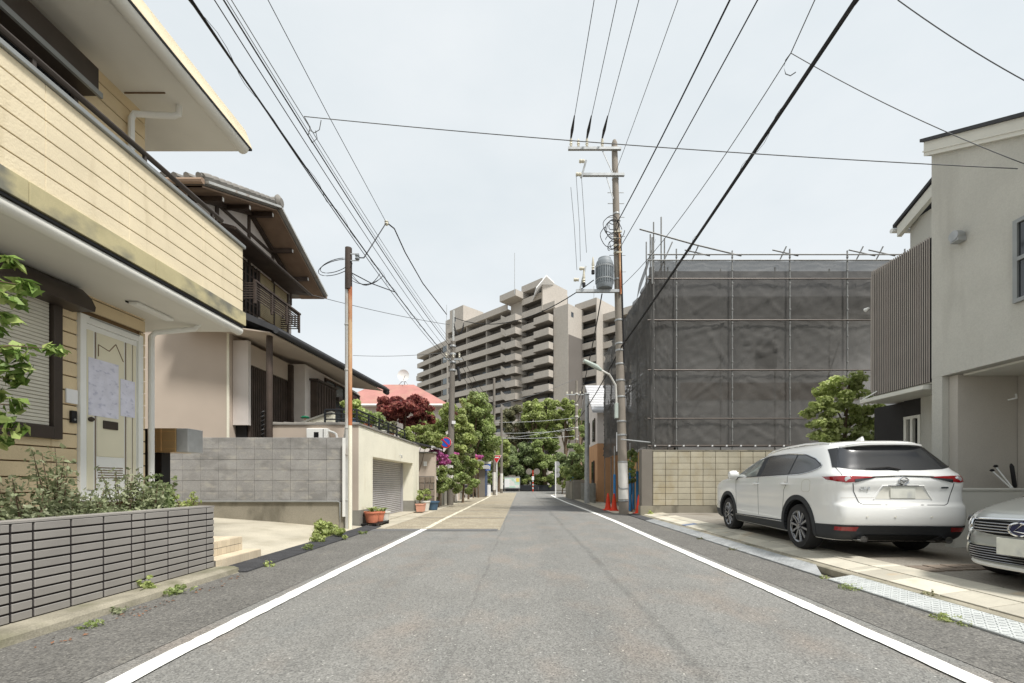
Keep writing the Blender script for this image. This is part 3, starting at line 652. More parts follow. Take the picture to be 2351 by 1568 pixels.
# electricity meter
em = thing('electricity_meter', 'white electricity meter box on the beige wall above the block wall', 'meter box', (-5.3, GY0 - .1, 2.2))
put('case', G().box(-5.52, -4.98, GY0 - .16, GY0 - .001, 2.1, 2.56), X['whitepipe'], em, bevel=.02)
put('dark_window', G().box(-5.32, -5.2, GY0 - .166, GY0 - .159, 2.16, 2.46), X['glassdark'], em)
put('cover_seam', G().box(-5.09, -5.075, GY0 - .164, GY0 - .159, 2.12, 2.54), X['black'], em)
put('conduit', G().tube([(-4.98, GY0 - .08, 2.5), (-4.86, GY0 - .08, 2.46), (-4.78, GY0 - .1, 2.42), (-4.74, GY0 - .12, 2.3), (-4.72, GY0 - .15, 2.12), (-4.62, GY0 - .2, 2.05), (-4.45, GY0 - .4, 2.2), (-4.3, GY0 - .65, 2.5)], .03, 8), X['whitepipe'], em, True)
lp = thing('green_topped_post', 'small post with a flat green cap behind the tiled coping', 'post', (-5.9, 11.9, GZ))
put('post_stem', G().tube([(-5.92, 11.9, GZ), (-5.92, 11.9, 2.92)], .03, 8), X['potpink'], lp)
put('green_cap', G().lathe([(.1, 0), (.12, .03), (.07, .06)], (-5.92, 11.9, 2.92), 12), X['bottle'], lp, True)
# ================= Japanese house =================
jh = thing('japanese_house', 'beige plaster Japanese house with tiled gable roof and dark timber lattice', 'house', (-8.5, 14, 2))
GXv, WXj = -7.8, -8.8
Y1, Y2, Y3, Z1, Z2 = 10.76, 14.02, 17.36, 8.62, 10.06
def roofz(y): return Z1 + (Z2 - Z1) * ((y - Y1) / (Y2 - Y1) if y < Y2 else (Y3 - y) / (Y3 - Y2))
g = G(); g.prism([(Y1, Z1 - .1), (Y2, Z2 - .1), (Y3, Z1 - .1), (Y3, Z1 + .06), (Y2, Z2 + .06), (Y1, Z1 + .06)], 'x', -15, GXv - .06); rf = put('roof', g, X['tile'], jh)
for (a, b) in ((Y1, Y2), (Y3, Y2)):
    put('verge_board', G().bar((GXv - .03, a, roofz(a) - .03), (GXv - .03, b, roofz(b) - .03), .06, .2, (1, 0, 0)), X['steel'], jh)
    n = 13
    for k in range(n):
        y0 = a + (b - a) * k / n; y1 = a + (b - a) * (k + 1.05) / n
        put('verge_tile', G().tube([(GXv - .1, y0, roofz(y0) + .11), (GXv - .1, y1, roofz(y1) + .13)], [.085, .1], 8), X['tile'], rf, True)
    nn = 8
    for k in range(nn):
        y0 = a + (b - a) * k / nn; y1 = a + (b - a) * (k + 1) / nn
        g = G(); g.hexa([(WXj, y0, roofz(y0)-.16), (GXv-.08, y0, roofz(y0)-.16), (GXv-.08, y1, roofz(y1)-.16), (WXj, y1, roofz(y1)-.16), (WXj, y0, roofz(y0)-.12), (GXv-.08, y0, roofz(y0)-.12), (GXv-.08, y1, roofz(y1)-.12), (WXj, y1, roofz(y1)-.12)])
        put('soffit_board', g, X['brownboard'], rf)
for k in range(12):
    put('eave_tile', G().tube([(GXv - .15 - k*.3, Y1 - .05, Z1 + .1), (GXv - .15 - k*.3, Y1 + .4, roofz(Y1 + .4) + .1)], .08, 8), X['tile'], rf, True)
put('eave_gutter', G().tube([(-14, Y1 - .08, Z1 - .05), (GXv - .02, Y1 - .08, Z1 - .05)], .07, 8), X['brownboard'], jh, True)
put('eave_gutter', G().tube([(-14, Y3 + .06, Z1 - .05), (GXv - .02, Y3 + .06, Z1 - .05)], .07, 8), X['brownboard'], jh, True)
put('near_eave_soffit', G().hexa([(-14, Y1, Z1-.16), (GXv-.1, Y1, Z1-.16), (GXv-.1, 11.6, roofz(11.6)-.16), (-14, 11.6, roofz(11.6)-.16), (-14, Y1, Z1-.11), (GXv-.1, Y1, Z1-.11), (GXv-.1, 11.6, roofz(11.6)-.11), (-14, 11.6, roofz(11.6)-.11)]), X['brownboard'], jh)
put('ridge_tile', G().tube([(-15, Y2, Z2 + .15), (GXv - .1, Y2, Z2 + .15)], .13, 10), X['tile'], rf, True)
put('ridge_end_tile', G().lathe([(.2, 0), (.22, .06), (.12, .14)], (GXv - .06, Y2, Z2 + .12), 14, 'x'), X['tile'], rf, True)
wl = put('upper_wall', G().prism([(11.5, 5.4), (16.62, 5.4), (16.62, roofz(16.62) - .16), (Y2, Z2 - .16), (11.5, roofz(11.5) - .16)], 'x', -14, WXj), X['whiteplaster'], jh)
for y in (11.55, 12.55, 14.02, 15.35, 16.55):
    put('timber_post', G().box(WXj - .02, WXj + .035, y - .06, y + .06, 7.9, roofz(y) - .17), X['timber'], wl)
put('timber_beam', G().box(WXj - .02, WXj + .045, 11.5, 16.6, 8.42, 8.58), X['timber'], wl)
put('timber_beam', G().box(WXj - .02, WXj + .04, 12.4, 15.7, 9.15, 9.25), X['timber'], wl)
for a, b in ((11.5, Y2), (16.6, Y2)):
    put('rafter', G().bar((WXj + .06, a, roofz(a) - .24), (WXj + .06, b, roofz(b) - .24), .1, .14, (1, 0, 0)), X['timber'], wl)
for y in (11.7, 12.85, 14.04, 15.25, 16.35):
    z = roofz(y) - .27
    b = put('purlin', G().box(WXj, GXv + .12 - .35, y - .045, y + .045, z - .06, z + .07), X['timber'], jh)
    put('purlin_cap', G().box(GXv - .232, GXv - .22, y - .03, y + .03, z - .05, z + .055), X['whitepipe'], b)
# window hood, shutters, lattice, small railing of the upper floor
put('window_hood', G().hexa([(WXj, 12.1, 8.3), (-8.0, 12.1, 8.22), (-8.0, 16.5, 8.22), (WXj, 16.5, 8.3), (WXj, 12.1, 8.5), (-8.0, 12.1, 8.3), (-8.0, 16.5, 8.3), (WXj, 16.5, 8.5)]), X['timber'], jh)
put('hood_gutter', G().tube([(-7.97, 12.1, 8.24), (-7.97, 16.5, 8.24)], .045, 8), X['darkmetal'], jh, True)
us = put('shutter_backing', G().box(WXj - .02, WXj + .02, 14.5, 16.28, 6.7, 8.22), X['groove'], jh)
X['oldshutter'] = mat('tan roller shutter', lin(176, 160, 126), .6, .08, 4)
for k in range(24): piece(us, 'shutter_slat', (WXj + .03, 15.39, 6.76 + k*.06), (.02, 1.7, .052), X['oldshutter'], .005)
put('shutter_rail', G().box(WXj + .02, WXj + .06, 15.36, 15.42, 6.7, 8.2), X['timber'], us)
put('shutter_rail', G().box(WXj + .0, WXj + .07, 14.46, 14.54, 6.7, 8.2), X['timber'], us)
put('shutter_rail', G().box(WXj + .0, WXj + .07, 16.25, 16.33, 6.7, 8.2), X['timber'], us)
ul = put('lattice_backing', G().box(WXj - .02, WXj + .03, 12.9, 14.45, 6.5, 8.2), X['black'], jh)
for k in range(8): piece(ul, 'lattice_bar', (WXj + .05, 12.98 + k*.2, 7.35), (.04, .07, 1.7), X['timber'], .004)
for k in range(6): piece(ul, 'lattice_bar', (WXj + .044, 13.68, 6.65 + k*.29), (.03, 1.52, .05), X['timber'], .004)
ur = put('window_railing', G().box(-8.14, -8.06, 13.2, 15.9, 7.26, 7.32), X['timber'], jh)
for k in range(7):
    put('railing_bar', G().box(-8.115, -8.085, 13.2, 15.85, 6.74 + k*.075, 6.77 + k*.075), X['timber'], ur)
    for y in (13.2, 15.85): put('railing_bar', G().box(WXj, -8.1, y - .015, y + .015, 6.74 + k*.075, 6.77 + k*.075), X['timber'], ur)
for y in (13.22, 14.1, 14.98, 15.83): put('railing_post', G().box(-8.13, -8.07, y - .03, y + .03, 6.6, 7.26), X['timber'], ur)
# lower roof
def ex(y): return -6.2 + (y - 10.7) * .6 / 7.4
for k in range(9):
    y0, y1 = 10.9 + k*.8, 10.9 + (k+1)*.8
    g = G(); g.hexa([(-9, y0, 6.1), (ex(y0), y0, 4.96), (ex(y1), y1, 4.96), (-9, y1, 6.1), (-9, y0, 6.35), (ex(y0), y0, 5.1), (ex(y1), y1, 5.1), (-9, y1, 6.35)])
    put('lower_roof', g, X['roofdark'], jh)
put('lower_soffit', G().hexa([(-8.9, 10.95, 5.28), (ex(10.95)-.15, 10.95, 4.93), (ex(18)-.15, 18.0, 4.93), (-8.9, 18.0, 5.28), (-8.9, 10.95, 5.34), (ex(10.95)-.15, 10.95, 4.955), (ex(18)-.15, 18.0, 4.955), (-8.9, 18.0, 5.34)]), X['beige'], jh)
put('lower_gutter', G().tube([(ex(10.9)+.03, 10.9, 4.98), (ex(18.1)+.03, 18.1, 4.98)], .075, 10), X['roofdark'], jh, True)
put('gutter_end', G().lathe([(.1, 0), (.1, .3)], (ex(18)-.02, 17.9, 4.9), 8, 'y'), X['roofdark'], jh)
# lower walls
put('frontal_wall', G().box(-14, -7.8, 11.6, 11.9, 1.6, 5.25), X['beige'], jh)
put('wall_trim', G().box(-7.85, -7.79, 11.58, 11.6, 1.6, 5.2), X['gcream'], jh)
put('road_wall', G().box(-8.1, -7.8, 11.9, 14.0, 1.6, 5.2), X['beige'], jh)
bay = put('bay_side_panel', G().box(-7.79, -7.38, 11.74, 11.86, 2.72, 5.0), X['whiteplaster'], jh)
put('bay_upper', G().box(-7.8, -7.42, 11.86, 13.95, 4.4, 4.95), X['beige'], jh)
lt = put('lattice_backing', G().box(-7.79, -7.5, 11.86, 14.0, 2.3, 4.4), X['black'], jh)
for k in range(22): piece(lt, 'lattice_bar', (-7.46, 11.92 + k*.096, 3.35), (.06, .05, 2.05), X['timber'], .004)
put('bay_floor', G().box(-7.79, -7.38, 11.74, 14.0, 2.25, 2.32), X['timber'], jh)
put('eaves_column', G().tube([(-6.52, 11.25, 1.8), (-6.52, 11.25, 4.94)], .075, 12), X['timber'], jh, True)
put('coiled_hose', G().tube([(-6.68 + .03*math.cos(i*1.1), 11.22 + .03*math.sin(i*1.1), 2.2 + i*.02) for i in range(42)], .022, 6), X['black'], jh, True)
wing = put('wing_wall', G().box(-9, -6.95, 13.95, 18.6, 2.4, 4.95), X['whiteplaster'], jh)
put('wing_post', G().box(-7.42, -7.3, 13.8, 13.94, 2.2, 4.9), X['timber'], jh)
sbx = put('shutter_case', G().box(-6.95, -6.72, 14.3, 15.7, 2.9, 4.5), X['timber'], jh, bevel=.01)
put('case_roof', G().box(-6.95, -6.66, 14.22, 15.75, 4.5, 4.56), X['darkmetal'], sbx)
for k in range(7): piece(sbx, 'case_slat', (-6.70, 14.42 + k*.195, 3.68), (.03, .09, 1.5), X['timber'], .005)
wn = put('wing_window', G().box(-6.95, -6.93, 15.75, 18.5, 2.75, 4.12), X['glassgrey'], jh)
for y in (15.75, 16.65, 17.55, 18.45): put('window_stile', G().box(-6.94, -6.9, y, y + .06, 2.72, 4.12), X['timber'], wn)
put('window_ledge', G().box(-6.94, -6.6, 15.72, 18.6, 4.12, 4.24), X['darkmetal'], wn)
tw = put('transom_window', G().box(-6.95, -6.925, 15.3, 18.5, 4.3, 4.78), X['glassgrey'], jh)
for y in (15.3, 16.1, 16.9, 17.7, 18.45): put('window_stile', G().box(-6.93, -6.89, y, y + .07, 4.28, 4.8), X['timber'], tw)
put('transom_head', G().box(-6.93, -6.88, 15.28, 18.55, 4.78, 4.84), X['timber'], tw)
struct('terrace_ground', G().box(-14, -6.4, 10.9, 19, -.02, 2.0), X['gbase'])
# ================= right side: forecourt =================
def fz(x):
    P = ((4.0, .07), (4.12, .075), (4.5, .125), (4.75, .135), (5.3, .15), (20, .16))
    if x <= P[0][0]: return P[0][1]
    for (a, za), (b, zb) in zip(P, P[1:]):
        if x <= b: return za + (zb - za) * (x - a) / (b - a)
    return P[-1][1]
g = G(); xs = [4.0, 4.12, 4.5, 4.75, 5.3, 7, 12]
g.grid([[(x, y, fz(x) - .012) for x in xs] for y in (-4, 0, 4, 8, 12, 15.3)]); fc = struct('forecourt', g, X['forecourt'])
g = G(); g.prism([(3.99, -.02), (3.99, .06), (4.01, .073), (4.10, .075), (4.10, -.02)], 'y', -4, 15.4); struct('kerb_stone', g, X['kerb'])
random.seed(11)
y = 1.6
X['paverblue'] = mat('blue paver', lin(124, 136, 160), .8, .1, 4)
k = 0
while y < 15.0:
    ln = random.choice((.3, .45, .6, .6))
    if 5.28 < y < 5.55: ln = .1
    for i, (xa, xb) in enumerate(((4.115, 4.43), (4.44, 4.755))):
        if i == 1 and y > 12.5 and k % 3 == 0: continue
        xm = (xa + xb) / 2; sl = math.atan2(fz(xb) - fz(xa), xb - xa)
        piece(fc, 'paver', (xm, y + ln/2 + (.0 if i == 0 else .0), fz(xm) - .004), (xb - xa, ln - .012, .03), X['paverblue'] if (k == 22 and i == 0) else X['paver'], .003, (0, -sl, 0))
    y += ln; k += 1
for i in range(3):
    for j in range(9):
        piece(fc, 'setting_brick', (4.9 + j*.24, 5.2 + i*.11 + j*.02, fz(5.0 + j*.2) - .01), (.21, .09, .03), X['stone'], .003)
# galvanised kerb ramps
def kerb_ramp(y0, y1, label, m, x0=3.72, x1=4.0, taper=0):
    t = thing('kerb_ramp', label, 'ramp', ((x0+x1)/2, (y0+y1)/2, 0), 0, 'metal kerb ramps along the right gutter')
    za, zb = .02, .068
    p = [(x0, y0+.004+taper, .006), (x1, y0+.004, .006), (x1, y1-.004, .006), (x0, y1-.004, .006), (x0, y0+.004+taper, za), (x1, y0+.004, .012 if taper else zb), (x1, y1-.004, zb), (x0, y1-.004, za)]
    if taper: p = [(x0, y0, .006), (x1, y1-.02, .006), (x1, y1-.004, .006), (x0, y1-.004, .006), (x0, y0, .012), (x1, y1-.02, zb), (x1, y1-.004, zb), (x0, y1-.004, za)]
    b = put('plate', G().hexa(p), X[m], t)
    if not taper:
        g = G(); nx, ny = 7, int((y1 - y0) / .05)      # raised checker pattern pressed into the plate
        for i in range(nx):
            for j in range(ny):
                f = (i + .5) / nx; xx = x0 + (x1-x0)*f; zz = za + (zb-za)*f; yy = y0 + .03 + (y1-y0-.06)*(j+.5)/ny
                a = .012 if (i + j) % 2 else -.012
                g.hexa([(xx-.012, yy-a-.004, zz-.002), (xx+.012, yy+a-.004, zz-.002), (xx+.012, yy+a+.004, zz-.002), (xx-.012, yy-a+.004, zz-.002), (xx-.010, yy-a-.003, zz+.004), (xx+.010, yy+a-.003, zz+.006), (xx+.010, yy+a+.003, zz+.006), (xx-.010, yy-a+.003, zz+.004)])
        o = put('checker_pattern', g, X[m], b, recalc=False); o['kind'] = 'stuff'
    put('front_lip', G().tube([(x0 + .004, y0 + .01, .018), (x0 + .004, y1 - .01, .018)], .008, 6), X[m], b, True)
    return t
kerb_ramp(5.38, 5.95, 'grey metal kerb ramp end piece tapering to a point', 'ramp', taper=1)
seg = ['second grey metal kerb ramp, just past the tapered end piece', 'grey metal kerb ramp level with the rear wheel of the white car', 'grey metal kerb ramp level with the doors of the white car', 'grey metal kerb ramp level with the front wheel of the white car', 'grey metal kerb ramp ahead of the white car', 'farthest grey metal kerb ramp next to the black rubber ramp']
for i in range(6): kerb_ramp(5.95 + i*1.2, 7.15 + i*1.2, seg[i], 'ramp')
segw = ['white kerb ramp, nearest to the camera', 'white kerb ramp, middle of the three in front of the silver car', 'white kerb ramp with the cut corner beside the tapered grey ramp end']
for i, (a, b) in enumerate(((1.9, 3.1), (3.1, 4.2), (4.2, 5.28))): kerb_ramp(a, b, segw[i], 'rampw', 3.70)
rr = thing('rubber_ramp', 'black rubber kerb ramp at the foot of the right utility pole', 'ramp', (3.9, 14.2, 0))
put('plate', G().prism([(3.75, .006), (4.0, .006), (4.0, .065), (3.75, .02)], 'y', 13.2, 15.6), X['rubber'], rr)
# ================= grey stucco house =================
gh = thing('grey_house', 'pale grey stucco two storey house with louvred screen and open carport', 'house', (8.5, 7, .15))
HX = 7.5
up = put('upper_wall', G().prism([(2.0, 3.08), (7.98, 3.08), (7.98, 7.2), (2.0, 3.95)], 'x', HX, 13), X['stucco'], gh)
put('carport_pillar', G().box(HX + .001, HX + .5, 7.78, 7.975, 0, 3.078), X['stucco'], gh)
put('carport_side_wall', G().box(HX + .12, 12.9, 7.62, 7.775, 0, 3.07), X['carportwall'], gh)
put('carport_back_wall', G().box(8.66, 8.8, 1.8, 7.61, 0, 3.06), X['carportwall'], gh)
put('carport_ceiling', G().box(HX + .2, 8.9, 2.0, 7.6, 3.04, 3.074), X['stucco2'], gh)
put('roof_edge', G().hexa([(HX-.07, 1.9, 3.87), (13.2, 1.9, 3.87), (13.2, 8.06, 7.215), (HX-.07, 8.06, 7.215), (HX-.07, 1.9, 4.13), (13.2, 1.9, 4.13), (13.2, 8.06, 7.475), (HX-.07, 8.06, 7.475)]), X['stucco2'], gh)
put('roof_moulding', G().hexa([(HX-.085, 1.9, 3.94), (HX-.05, 1.9, 3.94), (HX-.05, 8.07, 7.29), (HX-.085, 8.07, 7.29), (HX-.085, 1.9, 3.965), (HX-.05, 1.9, 3.965), (HX-.05, 8.07, 7.315), (HX-.085, 8.07, 7.315)]), X['stucco2'], gh)
put('roof_sheet', G().hexa([(HX-.11, 1.8, 4.08), (13.2, 1.8, 4.08), (13.2, 8.10, 7.50), (HX-.11, 8.10, 7.50), (HX-.11, 1.8, 4.14), (13.2, 1.8, 4.14), (13.2, 8.10, 7.56), (HX-.11, 8.10, 7.56)]), X['roofdark'], gh)
vt = put('vent_hood', G().lathe([(.085, 0), (.085, .1), (.07, .14), (.02, .155)], (HX - .16, 7.42, 5.38), 16, 'x'), X['galv'], gh, True)
put('vent_cap', G().box(HX - .15, HX, 7.35, 7.49, 5.27, 5.36), X['galv'], vt, bevel=.01)
win = put('side_window', G().box(HX - .02, HX + .02, 5.6, 6.6, 3.95, 5.1), X['glassdark'], gh)
for a in ((6.56, 6.62, 3.9, 5.15), (5.6, 6.56, 5.09, 5.15), (5.6, 6.56, 3.9, 3.96), (5.6, 6.56, 4.52, 4.58)):
    put('window_frame', G().box(HX - .05, HX + .01, *a), X['grayrail'], win)
# louvre screen
ls = put('screen_frame', G().box(HX + .05, HX + .08, 8.0, 9.38, 3.04, 5.7), X['black'], gh)
for k in range(30): piece(ls, 'slat', (HX + .015, 8.02 + (k + .5) * 1.36 / 30, 4.37), (.010, .026, 2.68), X['slat'], .003)
put('balcony_floor', G().box(HX + .08, 9.0, 7.99, 9.4, 3.0, 3.12), X['stucco2'], gh)
put('balcony_end', G().box(HX + .02, 9.0, 9.33, 9.4, 3.12, 5.6), X['slat'], gh)
put('spotlight', G().tube([(HX, 9.42, 4.95), (HX - .02, 9.5, 4.93)], [.02, .045], 10), X['whitepipe'], gh)
put('rear_block', G().box(10.2, 13.4, 8.0, 11.45, 0, 8.0), X['stucco'], gh)
put('rear_verge', G().hexa([(10.0, 11.62, 7.72), (10.12, 11.62, 7.72), (10.12, 10.4, 8.27), (10.0, 10.4, 8.27), (10.0, 11.62, 8.0), (10.12, 11.62, 8.0), (10.12, 10.4, 8.57), (10.0, 10.4, 8.57)]), X['stucco2'], gh)
put('rear_roof', G().hexa([(9.95, 11.7, 8.0), (13.6, 11.7, 8.0), (13.6, 10.4, 8.6), (9.95, 10.4, 8.6), (9.95, 11.7, 8.08), (13.6, 11.7, 8.08), (13.6, 10.4, 8.68), (9.95, 10.4, 8.68)]), X['roofdark'], gh)
put('rear_gutter', G().tube([(9.95, 11.74, 7.95), (13, 11.74, 7.95)], .06, 8), X['whitepipe'], gh, True)
# entrance
en = put('entrance_wall', G().box(8.1, 8.6, 9.24, 10.02, .15, 2.88), X['darkwall'], gh)
put('entrance_return', G().box(8.09, 8.7, 7.98, 8.84, .15, 3.0), X['stucco'], gh)
dd = put('entrance_door', G().box(8.15, 8.2, 8.84, 9.24, .2, 2.5), X['black'], gh)
for yy in (8.845, 9.02, 9.17): put('door_frame', G().box(8.08, 8.14, yy, yy + .06, .2, 2.5), X['stucco2'], dd)
put('door_head', G().box(8.08, 8.14, 8.845, 9.235, 2.5, 2.56), X['stucco2'], dd)
put('entrance_fascia', G().box(8.1, 8.3, 8.84, 9.238, 2.57, 2.9), X['darkwall'], gh)
put('entrance_canopy', G().box(7.40, 8.7, 8.05, 9.55, 2.9, 2.98), X['stucco2'], gh, bevel=.01)
put('canopy_stay', G().bar((7.43, 9.5, 2.985), (7.49, 9.2, 3.1), .02, .02), X['whitepipe'], gh)
dp = put('downpipe', G().tube([(7.7, 7.99 + .08, .1), (7.7, 8.07, 3.0)], .045, 10), X['whitepipe'], gh, True)
put('pipe_clamp', G().lathe([(.05, -.015), (.05, .015)], (7.7, 8.07, 2.3), 10), X['galv'], dp)
lw = put('carport_low_wall', G().box(6.95, 8.66, 7.0, 7.16, .1, 1.05), X['stucco2'], gh)
put('low_wall_cap', G().box(6.93, 8.655, 6.98, 7.18, 1.05, 1.09), X['stucco2'], lw, bevel=.005)
put('wall_hook', G().tube([(8.5, 7.5, 2.7), (8.42, 7.42, 2.62), (8.36, 7.5, 2.6)], .015, 6), X['whitepipe'], gh)
# things leaning in the carport
for i, (x, lean, lab) in enumerate(((8.1, -.17, 'white mop handle leaning at the left in the carport'), (8.13, -.14, 'longer white mop handle leaning in the carport'))):
    t = thing('mop', lab, 'mop', (x, 7.25, 1.09))
    put('handle', G().tube([(x, 7.22, 1.09), (x + lean, 7.35, 1.38 + i*.07)], .011, 8), X['whitepipe'], t, True)
    put('mop_head', G().lathe([(.015, 0), (.035, .02), (.015, .045)], (x + lean, 7.35, 1.365 + i*.07), 8), X['black'], t, True)
t = thing('longboard', 'black board standing upright against the carport wall', 'board', (8.42, 7.4, 1.09))
put('deck', G().tube([(8.27, 7.3, 1.09), (8.265, 7.31, 1.13), (8.24, 7.33, 1.45), (8.235, 7.34, 1.5)], [.015, .028, .028, .012], 8), X['black'], t, True)
# ================= cream block wall at the back of the forecourt =================
bw = thing('cream_block_wall', 'cream concrete block wall at the back of the parking forecourt', 'wall', (7.5, 14.9, .15))
BWY = 14.8
core = put('wall_core', G().box(4.42, 12, BWY + .01, BWY + .14, .3, 2.23), X['mortar'], bw)
put('footing', G().box(4.0, 12, BWY - .1, BWY + .2, -.02, .37), X['blockbase'], bw)
bwid, bh = .425, .205
for r in range(9):
    for c in range(17):
        x0 = 4.44 + c*bwid
        piece(core, 'concrete_block', (x0 + bwid/2, BWY + random.uniform(-.002, .002), .38 + bh*(r+.5)), (bwid - .012, .04, bh - .012), X['cblock'], .006)
put('end_pillar', G().box(4.05, 4.42, BWY - .04, BWY + .3, .3, 2.28), X['polegrey'], bw, bevel=.01)
put('wall_cap', G().box(4.42, 12, BWY - .03, BWY + .16, 2.23, 2.27), X['blockbase'], bw)
# ================= right utility pole =================
up_ = thing('utility_pole', 'tall leaning concrete utility pole with crossarms, transformer and street lamp on the right', 'utility pole', (3.74, 16, 0))
def px(z): return 3.74 - .35 * z / 13.7
PY = 16
put('shaft', G().tube([(px(z), PY, z) for z in (-.1, .55, 3, 6, 9, 12, 13.6, 13.72)], [.175, .172, .16, .145, .13, .115, .105, .06], 18), X['pole'], up_, True)
put('white_band', G().tube([(px(.65), PY, .95), (px(1.8), PY, 1.9)], [.177, .174], 18), X['poleband'], up_, True)
put('white_band_lower', G().tube([(px(.55), PY, .55), (px(.9), PY, .93)], [.179, .178], 18), X['poleband'], up_, True)
for z in (.5, .94, 1.91, 2.9, 3.4, 4.3, 4.9, 5.5, 6.0, 6.25, 7.1, 8.6, 9.6, 10.3, 11.0, 12.3):
    put('steel_band', G().lathe([(.19 - z*.0055, -.03), (.195 - z*.0055, 0), (.19 - z*.0055, .03)], (px(z), PY, z), 16), X['galv'], up_)
for i, z in enumerate((8.9, 9.5, 10.2, 10.9, 11.4, 11.8)):
    put('step_bolt', G().tube([(px(z) - .3, PY, z), (px(z) + .3, PY, z)], .012, 6), X['galv'], up_)
def arm(z, xl, xr):
    a = put('crossarm', G().box(xl, xr, PY - .2, PY - .1, z - .045, z + .045), X['galv'], up_)
    put('arm_brace', G().bar((xl + (px(z)-xl)*.72, PY - .15, z - .05), (px(z) - .1, PY - .12, z - .85), .03, .03), X['galv'], a)
    return a
a1 = arm(13.3, 1.68, 3.6); a2 = arm(12.35, 2.15, 3.72)
def insul(parent, x, y, z, h=.3, m='porcelain'):
    put('insulator', G().lathe([(.02, 0), (.05, .04), (.035, .08), (.06, .12), (.035, .17), (.055, .22), (.02, h)], (x, y, z), 10), X[m], parent, True)
for x in (1.78, 2.36, 2.92): insul(a1, x, PY - .15, 13.35, .38)
insul(a1, 2.05, PY - .15, 13.35, .3)
for x in (1.78, 2.36, 2.92): put('wire_sleeve', G().tube([(x, PY - .15, 13.68), (x + .004, 15.5, 13.70), (x + .012, 14.9, 13.70)], [.03, .055, .02], 8), X['cable'], a1, True)
for (x, y, z) in ((2.05, PY - .35, 12.7), (1.9, PY - .6, 12.05)):
    put('switch_insulator', G().lathe([(.05, 0), (.07, .05), (.05, .1), (.07, .15), (.04, .2)], (x, y, z), 10, 'x'), X['porcelain'], a2, True)
put('cutout_arm', G().bar((2.32, PY - .25, 12.8), (2.1, PY - .5, 12.0), .05, .05), X['galv'], a2)
# transformer
tf = put('transformer', G().lathe([(.23, -.02), (.27, .0), (.29, .06), (.30, .14), (.30, .92), (.28, .98), (.24, 1.03), (.23, 1.09), (.05, 1.12)], (2.98, PY - .25, 8.15), 24), X['trafo'], up_, True, angle=30)
for k in range(14):
    t = -math.pi + k * math.pi / 13 * 1.0
    put('cooling_fin', G().bar((2.98 + .305*math.cos(t), PY - .25 + .305*math.sin(t), 8.32), (2.98 + .305*math.cos(t), PY - .25 + .305*math.sin(t), 8.98), .02, .05, (math.cos(t), math.sin(t), 0)), X['trafo'], tf)
for z in (8.45, 8.9): put('tank_band', G().lathe([(.325, -.02), (.33, .02)], (2.98, PY - .25, z), 24, capb=False, capt=False), X['galv'], tf)
pf = put('platform_arm', G().box(1.95, 3.5, PY - .32, PY - .22, 8.02, 8.12), X['galv'], up_)
put('platform_post', G().bar((2.08, PY - .3, 8.1), (2.3, PY - .3, 8.95), .06, .06), X['galv'], pf)
for (x, z) in ((2.22, 8.3), (2.55, 8.75)):
    insul(pf, x, PY - .35, z, .5); put('cutout_base', G().lathe([(.06, 0), (.06, .12)], (x, PY - .35, z - .1), 10), X['black'], pf)
for (x, z) in ((1.85, 8.42), (2.05, 8.82)): put('line_insulator', G().lathe([(.05, 0), (.065, .06), (.05, .12), (.06, .18)], (x, PY - .4, z), 10, 'x'), X['porcelain'], pf, True)
random.seed(5)
for k in range(9):     # tangle of service leads round the pole
    c = Vector((px(9) - .22 + random.uniform(-.15, .1), PY - .3, 10.1 + random.uniform(-.45, .4))); r = random.uniform(.16, .38)
    pts = [c + Vector((r*math.cos(t + k)*.9, .06*math.sin(3*t), r*math.sin(t + k))) for t in [i*5.2/18 for i in range(19)]]
    put('service_lead', G().tube(pts, .013, 5), X['cable'], up_, True)
for k in range(4):
    z = 9.5 + .25*k; put('lead_clamp', G().box(px(z) - .16, px(z) + .14, PY - .2, PY - .12, z, z + .05), X['porcelain'], up_)
put('riser_cable', G().tube([(px(z) + .12, PY - .12, z) for z in (5.5, 7, 8.5, 10.2)], .025, 6), X['cable'], up_, True)
put('riser_cable', G().tube([(px(z) + .05, PY - .17, z) for z in (8.0, 9.0, 10.2)], .035, 6), X['rust'], up_, True)
# street lamp on the pole
lm = put('lamp_arm', G().tube([(px(3.6) - .18, PY - .1, 3.5), (px(3.6) - .22, PY - .15, 4.3), (px(3.6) - .26, PY - .2, 4.7), (px(3.6) - .5, PY - .3, 5.05), (px(3.6) - .85, PY - .4, 5.2)], .035, 10), X['poleband'], up_, True)
X['lampgreen'] = mat('pale green lamp housing', lin(176, 186, 178), .5, .08, 6)
put('lamp_head', G().tube([(px(3.6) - .8, PY - .38, 5.18), (px(3.6) - 1.0, PY - .42, 5.3), (px(3.6) - 1.45, PY - .5, 5.5)], [.05, .09, .06], 10), X['lampgreen'], lm, True)
put('lamp_box', G().box(px(3.6) - .27, px(3.6) - .15, PY - .18, PY - .02, 3.5, 4.05), X['lampgreen'], lm, bevel=.01)
put('guard_tube', G().tube([(px(2.4) - .2, PY, 2.3), (px(2.4) - .2, PY, 3.0)], .02, 6), X['white'], up_)
